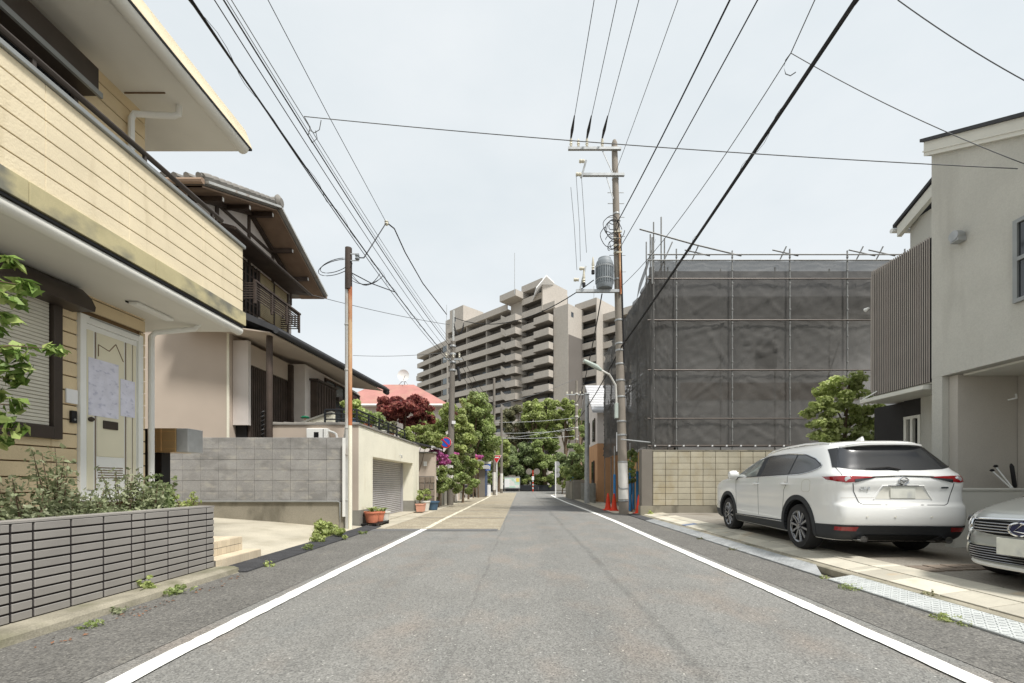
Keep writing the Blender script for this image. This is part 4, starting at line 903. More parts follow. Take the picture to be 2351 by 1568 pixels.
# ================= house under renovation, scaffold, mesh sheets =================
rh_ = thing('house_under_renovation', 'beige house shrouded behind dark mesh scaffold sheets', 'house', (9, 19, 0))
put('walls', G().box(5.9, 14, 16.8, 23.5, 0, 7.9), X['white'], rh_)
put('eaves', G().box(5.4, 14.5, 16.2, 24, 7.6, 7.95), X['darkmetal'], rh_)
put('roof', G().prism([(15.9, 7.95), (24.1, 7.95), (22.1, 9.4), (17.0, 9.4)], 'x', 5.2, 14.6), X['roofdark'], rh_)
for (x, z) in ((9.0, 5.6), (11.3, 2.9)): put('window', G().box(x, x + .8, 16.76, 16.82, z, z + .9), X['glassdark'], rh_)
put('corner_timber', G().box(5.88, 6.0, 16.77, 16.9, 0, 7.6), X['black'], rh_)
put('window_band', G().box(6.1, 13, 16.775, 16.79, 4.35, 5.0), X['brownboard'], rh_)
sf = thing('scaffold', 'steel tube scaffold hung with dark grey mesh sheets', 'scaffold', (8, 15.4, 0))
SY, SXL, SZT, SZB = 15.3, 4.48, 8.95, 2.42
bays = [4.62, 5.42, 7.38, 9.40, 11.42, 13.44]
for i, x in enumerate(bays):
    top = 9.3 + (1.0 if i == 0 else 0) + .06 * (i % 2)
    s = put('standard', G().tube([(x, SY, .1), (x, SY, top)], .024, 8), X['scafftube'], sf, True)
    for k in range(15):
        z = 2.6 + k * .46; put('coupler', G().lathe([(.03, 0), (.036, .03), (.03, .06)], (x, SY - .005, z), 8), X['scafftube'], s)
    put('standard', G().tube([(x, SY + .9, .1), (x, SY + .9, top - .2)], .024, 8), X['scafftube'], sf, True)
for (x, y, top) in ((4.52, 15.35, 9.9), (4.95, 15.5, 10.6), (4.48, 15.0, 9.6), (5.1, 15.6, 9.9)):
    put('standard', G().tube([(x, y, 8), (x, y, top)], .026, 8), X['scafftube'], sf, True)
for z in (2.45, 3.4, 5.1, 6.85, 8.3, 8.95, 9.15):
    put('ledger', G().tube([(4.4, SY - .03, z), (14, SY - .03, z + .0)], .024 if z > 2.5 else .03, 8), X['scafftube'] if z > 8.5 else X['darkmetal'], sf, True)
put('raker', G().tube([(4.1, 15.2, 10.0), (6.0, 15.25, 9.5), (7.7, 15.3, 9.12)], .026, 8), X['scafftube'], sf, True)
for (a, b) in (((9.2, 7.4), (7.5, 6.4)), ((7.4, 5.0), (6.0, 3.9)), ((11.4, 5.3), (10.8, 4.8)), ((5.4, 8.9), (4.55, 8.3))):
    put('brace', G().tube([(a[0], SY + .35, a[1] + .9), (b[0], SY + .35, b[1] - .4)], .022, 8), X['scafftube'], sf, True)
for x in (6.1, 9.2, 11.9, 12.6):
    put('guard_stub', G().tube([(x - .1, SY + .1, 9.0), (x + .08, SY, 9.45)], .022, 6), X['scafftube'], sf)
    put('guard_stub', G().tube([(x - .35, SY + .1, 9.38), (x + .5, SY, 9.12)], .022, 6), X['scafftube'], sf)
for k in range(6):
    yy = 15.6 + k * 1.7; top = 8.6 - .15*k
    put('standard', G().tube([(SXL + .1, yy, .05), (SXL + .1, yy, top)], .024, 8), X['scafftube'], sf, True)
for z in (2.6, 5.0, 7.2): put('ledger', G().tube([(SXL + .1, 15.4, z), (SXL + .1, 24.2, z)], .024, 8), X['scafftube'], sf, True)
# mesh sheets, pleated from tie to tie
def mesh_sheet(fn, nu=26, nv=46):
    g = G(); g.grid([[fn(i / nu, j / nv) for i in range(nu + 1)] for j in range(nv + 1)])
    o = put('mesh_sheet', g, X['sheet'], sf, True, angle=180, recalc=False)
    return o
rs = random.Random(4)
def folds(seed):
    r = random.Random(seed); out = []
    for corner in ((0, 0), (1, 0), (0, 1), (1, 1), (0, .5), (1, .5)):
        for k in range(4):
            out.append((corner[0], corner[1], r.uniform(.1, 1.45), r.uniform(.0, .25), r.uniform(.02, .06)))
    ph = [(r.uniform(2, 7), r.uniform(-4, 4), r.uniform(0, 6), r.uniform(.001, .004)) for _ in range(5)]
    def d(u, v, asp=1.0):
        s = 0
        for cu, cv, ang, wd, amp in out:
            du = abs(u - cu); dv = abs(v - cv) * asp; rr = math.hypot(du, dv)
            a = math.atan2(dv, du + 1e-6)
            s += amp * math.exp(-((a - ang) / (.12 * wd + .03))**2) * min(1, rr * 4) * math.exp(-rr * 1.6)
        for f, h, p, am in ph: s += am * math.sin(f*u*3 + h*v*3 + p)
        edge = min(1, 8*u, 8*(1-u)); return s * edge + .05 * math.sin(math.pi*u) * .5
    return d
lv = [(2.4, 5.1), (5.1, 6.85), (6.85, 8.98)]
for b in range(5):
    for q, (za, zb) in enumerate(lv):
        d = folds(b * 17 + q); x0, x1 = bays[b], bays[b+1]
        mesh_sheet(lambda u, v, d=d, x0=x0, x1=x1, za=za, zb=zb: (x0 + (x1-x0)*u, SY + .10 - d(u, v, (zb-za)/(x1-x0)), za + (zb-za)*v), 26, int((zb-za)*12))
for b in range(5):          # road side
    y0, y1 = 15.32 + b*1.75, 15.32 + (b+1)*1.75
    for za, zb in ((2.45, 5.2), (5.2, 8.6)):
        d = folds(100 + b*7 + int(zb))
        mesh_sheet(lambda u, v, d=d, y0=y0, y1=y1, za=za, zb=zb: (SXL + .06 - 2.6*d(u, v, 1.5) + .05*math.sin(u*9+v*2)*math.sin(u*3.14) + (.10*max(0, (za+(zb-za)*v - 5.2)/3.4)**2) , y0 + (y1-y0)*u, (za + (zb-za)*v) * (1 - .012*b if zb > 6 else 1)), 18, 36)
d = folds(300)
mesh_sheet(lambda u, v: (4.46 + .16*u, 15.33 - .1*u - d(u, v), 2.42 + 6.3*v), 8, 70)
# torn flap standing above the corner
mesh_sheet(lambda u, v: (4.25 + .55*v + .25*u*(1-v), 15.6 + 1.6*u*(1-.3*v), 8.4 + 1.5*v - .5*u*v + .1*math.sin(5*u)), 10, 10)
for x in [4.62 + k * .5 for k in range(18)]:
    put('sheet_tie', G().box(x, x + .05, SY - .1, SY - .04, 2.42, 2.47), X['white'], sf)
# blue sleeved feet of the scaffold and small entrance clutter
for k, (x, y) in enumerate(((3.95, 18.6), (4.12, 17.6), (4.22, 17.0), (4.25, 18.3), (4.55, 17.2), (4.6, 18.0))):
    b = put('scaffold_foot', G().tube([(x, y, 0), (x, y, 2.7)], .03, 8), X['wood'] if k % 2 else X['galv'], sf, True)
    put('blue_sleeve', G().tube([(x, y, .05), (x, y, 1.5 + .1*(k % 3))], .055, 10), X['bluepipe'], b, True)
put('blue_sleeve', G().tube([(4.35, 15.3, .05), (4.33, 15.3, .95)], .05, 10), X['bluepipe'], sf, True)
put('stay_tube', G().tube([(px(2.4) - .1, PY - .25, 2.72), (4.6, 15.25, 2.55)], .025, 8), X['galv'], sf, True)
put('entry_boarding', G().box(4.75, 4.8, 16.2, 21, 0, 2.4), X['wood'], rh_)
# cones
def cone(loc, label):
    t = thing('traffic_cone', label, 'cone', loc, 0, 'red traffic cones by the utility pole')
    x, y, z = loc
    b = put('cone_base', G().box(x-.19, x+.19, y-.19, y+.19, z, z+.035), X['orange'], t, bevel=.01)
    put('cone_body', G().lathe([(.15, .035), (.12, .12), (.045, .6), (.03, .68), (.02, .70)], (x, y, z), 18), X['orange'], t, True)
cone((3.55, 18.0, .01), 'red cone beside the blue sleeved pipes, left of the pair')
cone((3.72, 17.6, .01), 'red cone nearest the utility pole, right of the pair')
cone((4.28, 15.95, .01), 'single red cone between the utility pole and the cream block wall')
# ================= cars =================
def pchip(xs, ys):
    xs = np.array(xs, float); ys = np.array(ys, float); h = np.diff(xs); d = np.diff(ys) / h; m = np.zeros(len(xs))
    for i in range(1, len(xs)-1):
        if d[i-1]*d[i] > 0: w1 = 2*h[i]+h[i-1]; w2 = h[i]+2*h[i-1]; m[i] = (w1+w2)/(w1/d[i-1]+w2/d[i])
    m[0] = d[0]; m[-1] = d[-1]
    def f(x):
        i = int(np.clip(np.searchsorted(xs, x) - 1, 0, len(h)-1)); t = (x - xs[i]) / h[i]; t = min(max(t, 0), 1)
        return float((2*t**3-3*t**2+1)*ys[i] + (t**3-2*t*t+t)*h[i]*m[i] + (-2*t**3+3*t*t)*ys[i+1] + (t**3-t*t)*h[i]*m[i+1])
    return f
class Car:
    def __init__(s, keys):
        z = [k[0] for k in keys]; s.z0, s.z1 = z[0], z[-1]
        s.W, s.F, s.Rr, s.n = (pchip(z, [k[i] for k in keys]) for i in (1, 2, 3, 4))
    def side(s, y, z, off=0, sg=-1):
        W, F, Rr, n = s.W(z), s.F(z), s.Rr(z), s.n(z); c, L = (F+Rr)/2, (F-Rr)/2
        q = min(.999, abs((y-c)/L)); return Vector((sg * (W * (1-q**n)**(1/n) + off), y, z))
    def end(s, x, z, off=0, sg=-1):
        W, F, Rr, n = s.W(z), s.F(z), s.Rr(z), s.n(z); c, L = (F+Rr)/2, (F-Rr)/2
        q = min(.999, abs(x)/W); return Vector((x, c + sg * (L * (1-q**n)**(1/n) + off), z))
    def body(s, nz=90, na=360):
        zs = [s.z0 + (s.z1-s.z0)*(1-(1-i/nz)**1.25) for i in range(nz+1)]; g = G(); rows = []
        for z in zs:
            W, F, Rr, n = s.W(z), s.F(z), s.Rr(z), s.n(z); c, L = (F+Rr)/2, (F-Rr)/2; row = []
            for k in range(na):
                t = 2*math.pi*(k+.5)/na
                # spread samples by mixing superellipse angle with its stretched version
                cx, sy = math.cos(t), math.sin(t)
                r = (abs(cx)**n + abs(sy)**n) ** (-1/n); row.append((W*cx*r, c + L*sy*r, z))
            rows.append(row)
        vs = [p for r in rows for p in r]; m = na
        fs = [(i*m+k, i*m+(k+1) % m, (i+1)*m+(k+1) % m, (i+1)*m+k) for i in range(nz) for k in range(m)]
        fs += [tuple(range(m-1, -1, -1)), tuple(nz*m+k for k in range(m))]
        return g.add(vs, fs)
    def patch(s, lo, hi, kind, off, rows=8, sg=-1, cols=24):
        """surface patch between two curves given as lists of (a, z)"""
        def cur(c):
            a = np.array(c, float); t = np.linspace(0, 1, len(a)); tt = np.linspace(0, 1, cols+1); return np.stack([np.interp(tt, t, a[:, 0]), np.interp(tt, t, a[:, 1])], 1)
        A, B = cur(lo), cur(hi); g = G(); R_ = []
        for i in range(rows+1):
            f = i/rows; R_.append([(s.side if kind == 's' else s.end)(*(A[j]*(1-f)+B[j]*f), off, sg) for j in range(cols+1)])
        return g.grid(R_)
    def line(s, pts, kind, r, off=0, sg=-1, n=40):
        a = np.array(pts, float); d = np.r_[0, np.cumsum(np.linalg.norm(np.diff(a, axis=0), axis=1))]; tt = np.linspace(0, d[-1], n)
        q = np.stack([np.interp(tt, d, a[:, 0]), np.interp(tt, d, a[:, 1])], 1)
        return G().tube([(s.side if kind == 's' else s.end)(y, z, off, sg) for y, z in q], r, 6)
def make_body(car, parent, paint, wheels, rw, tx, floor=.26):
    o = put('body', car.body(), X[paint], parent, local=True)
    o.data.materials.append(X['cavity'])
    for (wy) in wheels:
        g = G(); g.lathe([(rw, -1.2), (rw, -tx), (rw, tx), (rw, 1.2)], (0, wy, rw - .07 + .02), 40, 'x'); c = put('cut', g, X['cavity'], parent, local=True)
        c.data.materials.append(X['cavity'])
        b = o.modifiers.new('cut', 'BOOLEAN'); b.object = c; b.operation = 'DIFFERENCE'; b.solver = 'EXACT'
        b.material_mode = 'TRANSFER'
        bpy.context.view_layer.update(); dg = bpy.context.evaluated_depsgraph_get()
        me = bpy.data.meshes.new_from_object(o.evaluated_get(dg)); o.modifiers.clear(); old = o.data; o.data = me; bpy.data.objects.remove(c)
    o.data.shade_smooth(); o.data.set_sharp_from_angle(angle=R(32)); return o
def wheel(parent, x, y, r, sg, spokes=10, wd=.225):
    t = put('wheel', G().lathe([(r*.70, -wd/2), (r*.93, -wd/2), (r*.985, -wd*.36), (r, -wd*.2), (r, wd*.2), (r*.985, wd*.36), (r*.93, wd/2), (r*.70, wd/2)], (x, y, r), 48, 'x', False, False), X['tyre'], parent, True, local=True)
    fx = x + sg * wd * .42
    put('rim', G().lathe([(r*.66, -.02), (r*.72, 0), (r*.72, .015), (r*.66, .0)] if sg > 0 else [(r*.66, .02), (r*.72, 0), (r*.72, -.015), (r*.66, .0)], (fx, y, r), 40, 'x', False, False), X['rim'], t, True, local=True)
    put('brake_disc', G().lathe([(.02, -.01), (r*.7, -.01), (r*.7, .01), (.02, .01)], (x + sg*wd*.1, y, r), 30, 'x'), X['cavity'], t, local=True)
    for k in range(spokes):
        a = 2*math.pi*k/spokes + .1; w1, w2 = r*.075, r*.11
        d = Vector((0, math.cos(a), math.sin(a))); p = Vector((0, -math.sin(a), math.cos(a))); c = Vector((fx, y, r)); n = Vector((sg*.012, 0, 0))
        v = [c + d*r*.1 - p*w1*.6 - n*2, c + d*r*.1 + p*w1*.6 - n*2, c + d*r*.68 + p*w2 - n*1.5, c + d*r*.68 - p*w2*.4 - n*1.5, c + d*r*.1 - p*w1*.4 + n*.3, c + d*r*.1 + p*w1*.4 + n*.3, c + d*r*.68 + p*w2*.7 + n*.6, c + d*r*.68 - p*w2*.2 + n*.6]
        put('spoke', G().hexa(v), X['rim'], t, local=True)
    put('hub_cap', G().lathe([(.055, -.01*sg), (.05, .02*sg), (.02, .028*sg)], (fx, y, r), 16, 'x'), X['rim'], t, True, local=True)
def text_part(parent, body, size, loc, rot, m, depth=.004):
    cu = bpy.data.curves.new('lettering', 'FONT'); cu.body = body; cu.size = size; cu.extrude = depth; cu.align_x = 'CENTER'
    o = bpy.data.objects.new('lettering', cu); COL.objects.link(o); bpy.context.view_layer.update()
    me = bpy.data.meshes.new_from_object(o.evaluated_get(bpy.context.evaluated_depsgraph_get())); bpy.data.objects.remove(o); bpy.data.curves.remove(cu)
    me.materials.clear(); me.materials.append(X[m]); q = bpy.data.objects.new('badge_lettering', me); COL.objects.link(q); q.parent = parent; q.location = loc; q.rotation_euler = rot
    return q
# ---- white SUV, seen from behind left
sv = thing('white_suv', 'white family SUV with black wheel arches parked on the brown forecourt', 'car', (5.40, 8.30, .13), -.085); sv.scale = (.975, .975, .98)
K = [(.24, .86, 2.28, -2.26, 12), (.31, .895, 2.38, -2.36, 13), (.44, .912, 2.43, -2.43, 13), (.50, .915, 2.445, -2.455, 13), (.62, .918, 2.45, -2.47, 13), (.74, .918, 2.45, -2.46, 13), (.80, .918, 2.44, -2.42, 13),
     (.94, .920, 2.42, -2.405, 13), (1.03, .918, 2.34, -2.42, 13), (1.10, .910, 2.16, -2.425, 13), (1.15, .902, 1.82, -2.41, 12.5), (1.19, .890, 1.46, -2.385, 12), (1.24, .868, 1.20, -2.33, 11),
     (1.34, .822, .97, -2.25, 9.5), (1.44, .775, .74, -2.17, 8.5), (1.54, .725, .48, -2.09, 7.5), (1.62, .678, .24, -2.04, 6.5), (1.67, .63, .02, -2.01, 5.5), (1.70, .56, -.18, -1.93, 4.4), (1.72, .44, -.43, -1.75, 3.4), (1.73, .22, -.7, -1.4, 3), (1.733, .03, -.9, -1.1, 2.6)]
C = Car(K)
body = make_body(C, sv, 'whitepaint', (1.465, -1.465), .425, .62)
def sp_(name, lo, hi, kind, off, m, **kw): return put(name, C.patch(lo, hi, kind, off, **kw), X[m], body, True, local=True, angle=180)
# lower cladding all round (sides between the arches, rear, front)
for sg in (-1, 1):
    sp_('sill_trim', [(-1.02, .25), (1.02, .25)], [(-1.02, .43), (1.02, .40)], 's', .008, 'clad', sg=sg)
    put('sill_chrome', C.line([(-.98, .40), (1.0, .385)], 's', .008, .012, sg), X['chrome'], body, True, local=True)
    sp_('bumper_trim', [(-2.36, .25), (-1.88, .25)], [(-2.4, .48), (-1.90, .46)], 's', .008, 'clad', sg=sg)
    sp_('bumper_trim', [(1.9, .25), (2.36, .25)], [(1.9, .45), (2.38, .46)], 's', .008, 'clad', sg=sg)
    for wy in (1.465, -1.465):     # black wheel arch mouldings
        g = G(); inner, outer = [], []
        for k in range(33):
            a = math.pi * (-.09 + 1.18 * k / 32)
            for rad, lst in ((.424, inner), (.500, outer)):
                y, z = wy + rad*math.cos(a), .375 + rad*math.sin(a); lst.append(C.side(y, max(z, .25), .014, sg))
        lip = [Vector((p.x - sg*.05, p.y, p.z)) for p in inner]
        edge = [Vector((p.x - sg*.03, p.y, p.z)) for p in outer]
        g.grid([lip, inner, outer, edge]); put('wheel_arch_trim', g, X['clad'], body, True, local=True, angle=50)
    # side glass: front, rear and quarter with chrome outline
    tz = lambda y: np.interp(y, [-1.98, -1.75, -1.4, -.8, -.2, .3, .75, 1.05], [1.33, 1.44, 1.53, 1.575, 1.575, 1.53, 1.385, 1.25])
    bz = lambda y: np.interp(y, [-1.98, -1.75, -1.5, -1.2, 1.05], [1.31, 1.245, 1.215, 1.205, 1.165])
    def glass(y0, y1, m, nm):
        ys = np.linspace(y0, y1, 14); sp_(nm, [(y, bz(y) + .012) for y in ys], [(y, tz(y) - .012) for y in ys], 's', .006, m, sg=sg, cols=26)
    sp_('window_surround', [(y, bz(y) - .004) for y in np.linspace(-1.97, 1.04, 30)], [(y, tz(y) + .004) for y in np.linspace(-1.97, 1.04, 30)], 's', .003, 'clad', sg=sg, cols=60)
    glass(-1.93, -1.16, 'carglass', 'quarter_glass'); glass(-1.12, -.12, 'carglass', 'rear_door_glass'); glass(.06, 1.0, 'carglass2', 'front_door_glass')
    put('window_chrome', C.line([(y, bz(y) - .008) for y in np.linspace(1.04, -1.97, 30)] + [(y, tz(y) + .008) for y in np.linspace(-1.97, 1.04, 40)], 's', .008, .006, sg, 90), X['chrome'], body, True, local=True)
    # shut lines, handles, fuel flap
    for pts in ([(1.02, 1.16), (1.0, .9), (.98, .46)], [(-.05, 1.18), (-.06, .9), (-.08, .45)], [(-1.12, 1.2), (-1.15, 1.08), (-1.05, .95), (-1.0, .6)]):
        put('shut_line', C.line(pts, 's', .0035, .0, sg), X['clad'], body, True, local=True)
    for y in (.12, -.98):
        p = C.side(y, 1.05, .03, sg); q = C.side(y - .2, 1.05, .03, sg)
        put('door_handle', G().tube([C.side(y+.01, 1.05, .0, sg), p, p.lerp(q, .5) + Vector((sg*.012, 0, 0)), q, C.side(y-.21, 1.05, 0, sg)], [.012, .017, .02, .017, .012], 8), X['whitepaint'], body, True, local=True)
        put('handle_recess', G().lathe([(.05, 0), (.048, .004)], C.side(y - .1, 1.04, -.002, sg), 16, 'x'), X['carportwall'], body, True, local=True)
    mm = C.side(.98, 1.20, .1, sg)
    mi = put('door_mirror', G().lathe([(.02, -.11), (.075, -.09), (.1, -.03), (.1, .05), (.06, .1), (.02, .12)], (mm.x, mm.y, mm.z + .03), 16, 'x'), X['whitepaint'], body, True, local=True)
    put('mirror_foot', G().bar(C.side(1.0, 1.16, -.02, sg), (mm.x - sg*.02, mm.y, mm.z - .04), .06, .05), X['clad'], mi, local=True)
    put('roof_rail', G().tube([Vector((sg*.60, y, z)) for y, z in ((.2, 1.62), (.0, 1.675), (-.5, 1.715), (-1.1, 1.722), (-1.55, 1.705), (-1.8, 1.67))], .014, 8), X['whitepaint'], body, True, local=True)
put('fuel_flap', C.line([(-1.66, 1.12), (-1.60, 1.09), (-1.60, .96), (-1.64, .93), (-1.78, .93), (-1.83, .96), (-1.83, 1.09), (-1.78, 1.12), (-1.66, 1.12)], 's', .003, .0, -1, 60), X['carportwall'], body, True, local=True)
# rear: cladding, glass, lamps, hatch lines
sp_('rear_bumper_trim', [(-.84, .25), (.84, .25)], [(-.86, .48), (-.6, .475), (.6, .475), (.86, .48)], 'e', .01, 'clad', cols=40)
sp_('diffuser', [(-.4, .245), (.4, .245)], [(-.5, .34), (.5, .34)], 'e', .02, 'cavity')
bot = [(-.78, 1.30), (-.6, 1.265), (-.3, 1.25), (.3, 1.25), (.6, 1.265), (.78, 1.30)]
top = [(-.62, 1.59), (-.4, 1.625), (-.2, 1.63), (.2, 1.63), (.4, 1.625), (.62, 1.59)]
sp_('rear_glass', bot, top, 'e', .006, 'carglass', rows=16, cols=40)
for sg in (-1, 1):
    sp_('rear_pillar_trim', [(sg*.79, 1.30), (sg*.76, 1.295)], [(sg*.672, 1.585), (sg*.60, 1.60)], 'e', .012, 'clad')
spl = G()
rows = []
for i in range(21):
    x = -.64 + 1.28*i/20; b = C.end(x, 1.655, .0); rows.append([(x, b.y + .25, 1.668 - .05*(abs(x)/.64)**3), (x, b.y + .02, 1.675 - .05*(abs(x)/.64)**3), (x, b.y - .10, 1.655 - .05*(abs(x)/.64)**3), (x, b.y - .10, 1.63 - .05*(abs(x)/.64)**3), (x, b.y + .04, 1.60 - .04*(abs(x)/.64)**3)])
spl.grid(rows); put('roof_spoiler', spl, X['whitepaint'], body, True, local=True, angle=60)
for sg in (-1, 1):
    a = [(sg*.89, 1.12), (sg*.85, 1.095), (sg*.74, 1.075), (sg*.64, 1.085), (sg*.36, 1.145)]; b = [(sg*.89, 1.163), (sg*.85, 1.168), (sg*.74, 1.172), (sg*.64, 1.17), (sg*.36, 1.158)]
    sp_('tail_lamp', a, b, 'e', .008, 'redlamp', cols=40)
    sl = [(-2.14, 1.15), (-2.22, 1.13), (-2.33, 1.115)]; su = [(-2.14, 1.155), (-2.22, 1.163), (-2.33, 1.163)]
    sp_('tail_lamp_side', sl, su, 's', .008, 'redlamp', sg=sg)
    sp_('lamp_lens', [(sg*.64, 1.075), (sg*.38, 1.14)], [(sg*.64, 1.125), (sg*.38, 1.148)], 'e', .012, 'carglass')
    c = C.end(sg*.72, 1.12, -.004); put('lamp_ring', G().lathe([(.045, .01), (.045, -.008), (.03, -.012)], tuple(c), 20, 'y'), X['lamp'], body, True, local=True)
    put('rear_reflector', C.patch([(sg*.86, .395), (sg*.62, .39)], [(sg*.87, .45), (sg*.60, .455)], 'e', .016), X['redlamp'], body, True, local=True, angle=180)
    ex_ = put('exhaust_tip', G().lathe([(.048, -.12), (.048, .06), (.04, .06), (.04, -.1)], (sg*.55, -2.36, .285), 20, 'y'), X['chrome'], body, True, local=True)
put('hatch_chrome', C.line([(-.40, 1.158), (0, 1.172), (.40, 1.158)], 'e', .009, .012), X['chrome'], body, True, local=True)
put('hatch_line', C.line([(-.765, 1.295), (-.77, 1.18)], 'e', .004, .001), X['clad'], body, True, local=True)
put('hatch_line', C.line([(-.66, 1.065), (-.64, .95), (-.58, .79), (-.53, .765), (.53, .765), (.58, .79), (.64, .95), (.66, 1.065)], 'e', .005, .001, n=90), X['clad'], body, True, local=True)
put('bumper_crease', C.line([(-.8, .86), (-.36, .865)], 'e', .003, .0), X['carportwall'], body, True, local=True)
rec = sp_('plate_recess', [(-.36, .845), (.36, .845)], [(-.25, 1.015), (.25, 1.015)], 'e', .004, 'stucco2')
put('recess_edge', C.line([(-.38, .84), (-.27, 1.03), (.27, 1.03), (.38, .84)], 'e', .008, .004, n=60), X['whitepaint'], body, True, local=True)
y_ = C.end(0, .93, .012).y
put('number_plate', G().box(-.165, .165, y_ - .006, y_ + .004, .855, 1.02), X['plate'], body, local=True, bevel=.004)
put('plate_lamp_strip', G().box(-.2, .2, y_ - .02, y_ + .01, 1.026, 1.036), X['clad'], body, local=True)
em_ = C.end(0, 1.095, .012)
e1 = put('emblem_ring', G().tube([em_ + Vector((.062*math.cos(t), 0, .048*math.sin(t))) for t in [i*2*math.pi/28 for i in range(29)]], .008, 8, False), X['chrome'], body, True, local=True)
put('emblem_wing', G().tube([em_ + Vector(p) for p in ((-.058, 0, .014), (-.03, 0, .012), (0, 0, -.018), (.03, 0, .012), (.058, 0, .014))], [.004, .007, .011, .007, .004], 8), X['chrome'], e1, True, local=True)
bp = C.end(-.50, .99, .006); text_part(body, 'CX-8', .06, (bp.x, bp.y, .975), (R(90), 0, -.06), 'chrome')
bp = C.end(.54, 1.0, .006); put('grade_badge', G().box(.5, .59, bp.y - .003, bp.y + .003, .995, 1.015), X['clad'], body, local=True)
for x in (-.5, -.13, .34): put('parking_sensor', G().lathe([(.014, -.004), (.012, .004)], tuple(C.end(x, .60, .002)), 12, 'y'), X['stucco2'], body, local=True)
wp = C.end(-.05, 1.17, .03); put('rear_wiper', G().tube([C.end(.02, 1.265, .03), C.end(-.12, 1.295, .035), C.end(-.42, 1.275, .03)], [.016, .012, .007], 8), X['black'], body, True, local=True)
put('antenna_fin', G().hexa([(-.035, -1.62, 1.70), (.035, -1.62, 1.70), (.02, -1.38, 1.715), (-.02, -1.38, 1.715), (-.012, -1.60, 1.80), (.012, -1.60, 1.80), (.006, -1.55, 1.79), (-.006, -1.55, 1.79)]), X['whitepaint'], body, local=True, bevel=.006)
# front end (faces away)
sp_('windscreen', [(-.72, 1.25), (.72, 1.25)], [(-.56, 1.60), (.56, 1.60)], 'e', .006, 'carglass2', sg=1)
sp_('front_grille', [(-.5, .55), (.5, .55)], [(-.55, .88), (.55, .88)], 'e', .008, 'clad', sg=1)
for sg in (-1, 1): sp_('head_lamp', [(sg*.58, .84), (sg*.82, .86)], [(sg*.58, .92), (sg*.82, .93)], 'e', .008, 'lamp', sg=1)
put('underbody', G().box(-.75, .75, -2.1, 2.1, .2, .3), X['cavity'], body, local=True)
for wy in (1.465, -1.465):
    for sg in (-1, 1): wheel(sv, sg*.79, wy, .365, sg)
# ---- silver hatchback, nose toward the road, cut by the right edge
sl_ = thing('silver_car', 'silver hatchback parked nose out in the carport at the right edge', 'car', (6.88, 4.36, .14), R(90) + .1)
K2 = [(.17, .78, 1.98, -2.0, 3.6), (.22, .84, 2.08, -2.1, 3.6), (.34, .87, 2.12, -2.14, 3.6), (.48, .88, 2.15, -2.16, 3.4), (.60, .885, 2.13, -2.15, 3.4), (.68, .885, 2.09, -2.14, 3.4), (.74, .885, 2.0, -2.12, 3.4), (.80, .88, 1.80, -2.1, 3.6), (.86, .875, 1.52, -2.08, 3.8), (.92, .86, 1.22, -2.05, 4), (.97, .845, 1.0, -2.02, 4.2), (1.1, .79, .70, -1.9, 4), (1.25, .71, .40, -1.75, 4), (1.36, .62, .12, -1.55, 3.8), (1.42, .48, -.15, -1.3, 3.4), (1.445, .25, -.4, -1.0, 3), (1.45, .03, -.6, -.8, 2.6)]
C = Car(K2)
body = make_body(C, sl_, 'silver', (1.28, -1.32), .37, .6)
gu = sp_('upper_grille', [(-.44, .55), (-.2, .525), (.2, .525), (.44, .55)], [(-.46, .665), (.46, .665)], 'e', .006, 'cavity', sg=1)
for k in range(4):
    z = .555 + k*.028; put('grille_bar', C.line([(-.44, z), (.44, z)], 'e', .006, .012, 1), X['rim'], gu, True, local=True)
put('grille_chrome', C.line([(-.52, .44), (-.47, .56), (-.48, .675), (0, .69), (.48, .675), (.47, .56), (.52, .44)], 'e', .013, .012, 1, 80), X['chrome'], body, True, local=True)
sp_('bumper_beam', [(-.5, .42), (.5, .42)], [(-.46, .51), (.46, .51)], 'e', .012, 'silver', sg=1)
gl = sp_('lower_grille', [(-.60, .245), (.60, .245)], [(-.52, .40), (.52, .40)], 'e', .007, 'cavity', sg=1)
for k in range(6):
    z = .255 + k*.026; put('grille_bar', C.line([(-.58, z), (.58, z)], 'e', .005, .012, 1), X['rim'], gl, True, local=True)
put('spindle_edge', C.line([(-.66, .22), (-.50, .42)], 'e', .018, .006, 1), X['silver'], body, True, local=True)
put('spindle_edge', C.line([(.66, .22), (.50, .42)], 'e', .018, .006, 1), X['silver'], body, True, local=True)
put('front_lip', C.line([(-.78, .24), (-.66, .212), (0, .205), (.66, .212), (.78, .24)], 'e', .026, .004, 1, 60), X['whitepipe'], body, True, local=True)
for sg in (-1, 1):
    hl = sp_('head_lamp', [(sg*.54, .60), (sg*.70, .605), (sg*.82, .66)], [(sg*.54, .68), (sg*.70, .715), (sg*.82, .735)], 'e', .008, 'lamp', sg=1)
    c = C.end(sg*.62, .655, -.02, 1); put('projector', G().lathe([(.034, 0), (.034, .02), (.02, .03)], tuple(c), 18, 'y'), X['carglass'], hl, True, local=True)
    put('fog_recess', C.line([(sg*.68, .36), (sg*.80, .40), (sg*.80, .5), (sg*.68, .47), (sg*.68, .36)], 'e', .008, .004, 1, 40), X['chrome'], body, True, local=True)
    mm = C.side(.72, .99, .1, sg); put('door_mirror', G().lathe([(.02, -.1), (.08, -.07), (.09, .03), (.05, .09)], tuple(mm), 14, 'x'), X['silver'], body, True, local=True)
    sp_('side_glass', [(-1.2, .99), (.6, .985)], [(-1.1, 1.28), (.2, 1.30)], 's', .006, 'carglass', sg=sg)
c = C.end(0, .60, .03, 1)
er = put('emblem_disc', G().lathe([(.001, .0), (.072, .0), (.078, -.02)], tuple(c), 28, 'y'), X['navy'], body, True, local=True)
er.scale = (1, 1, 1)
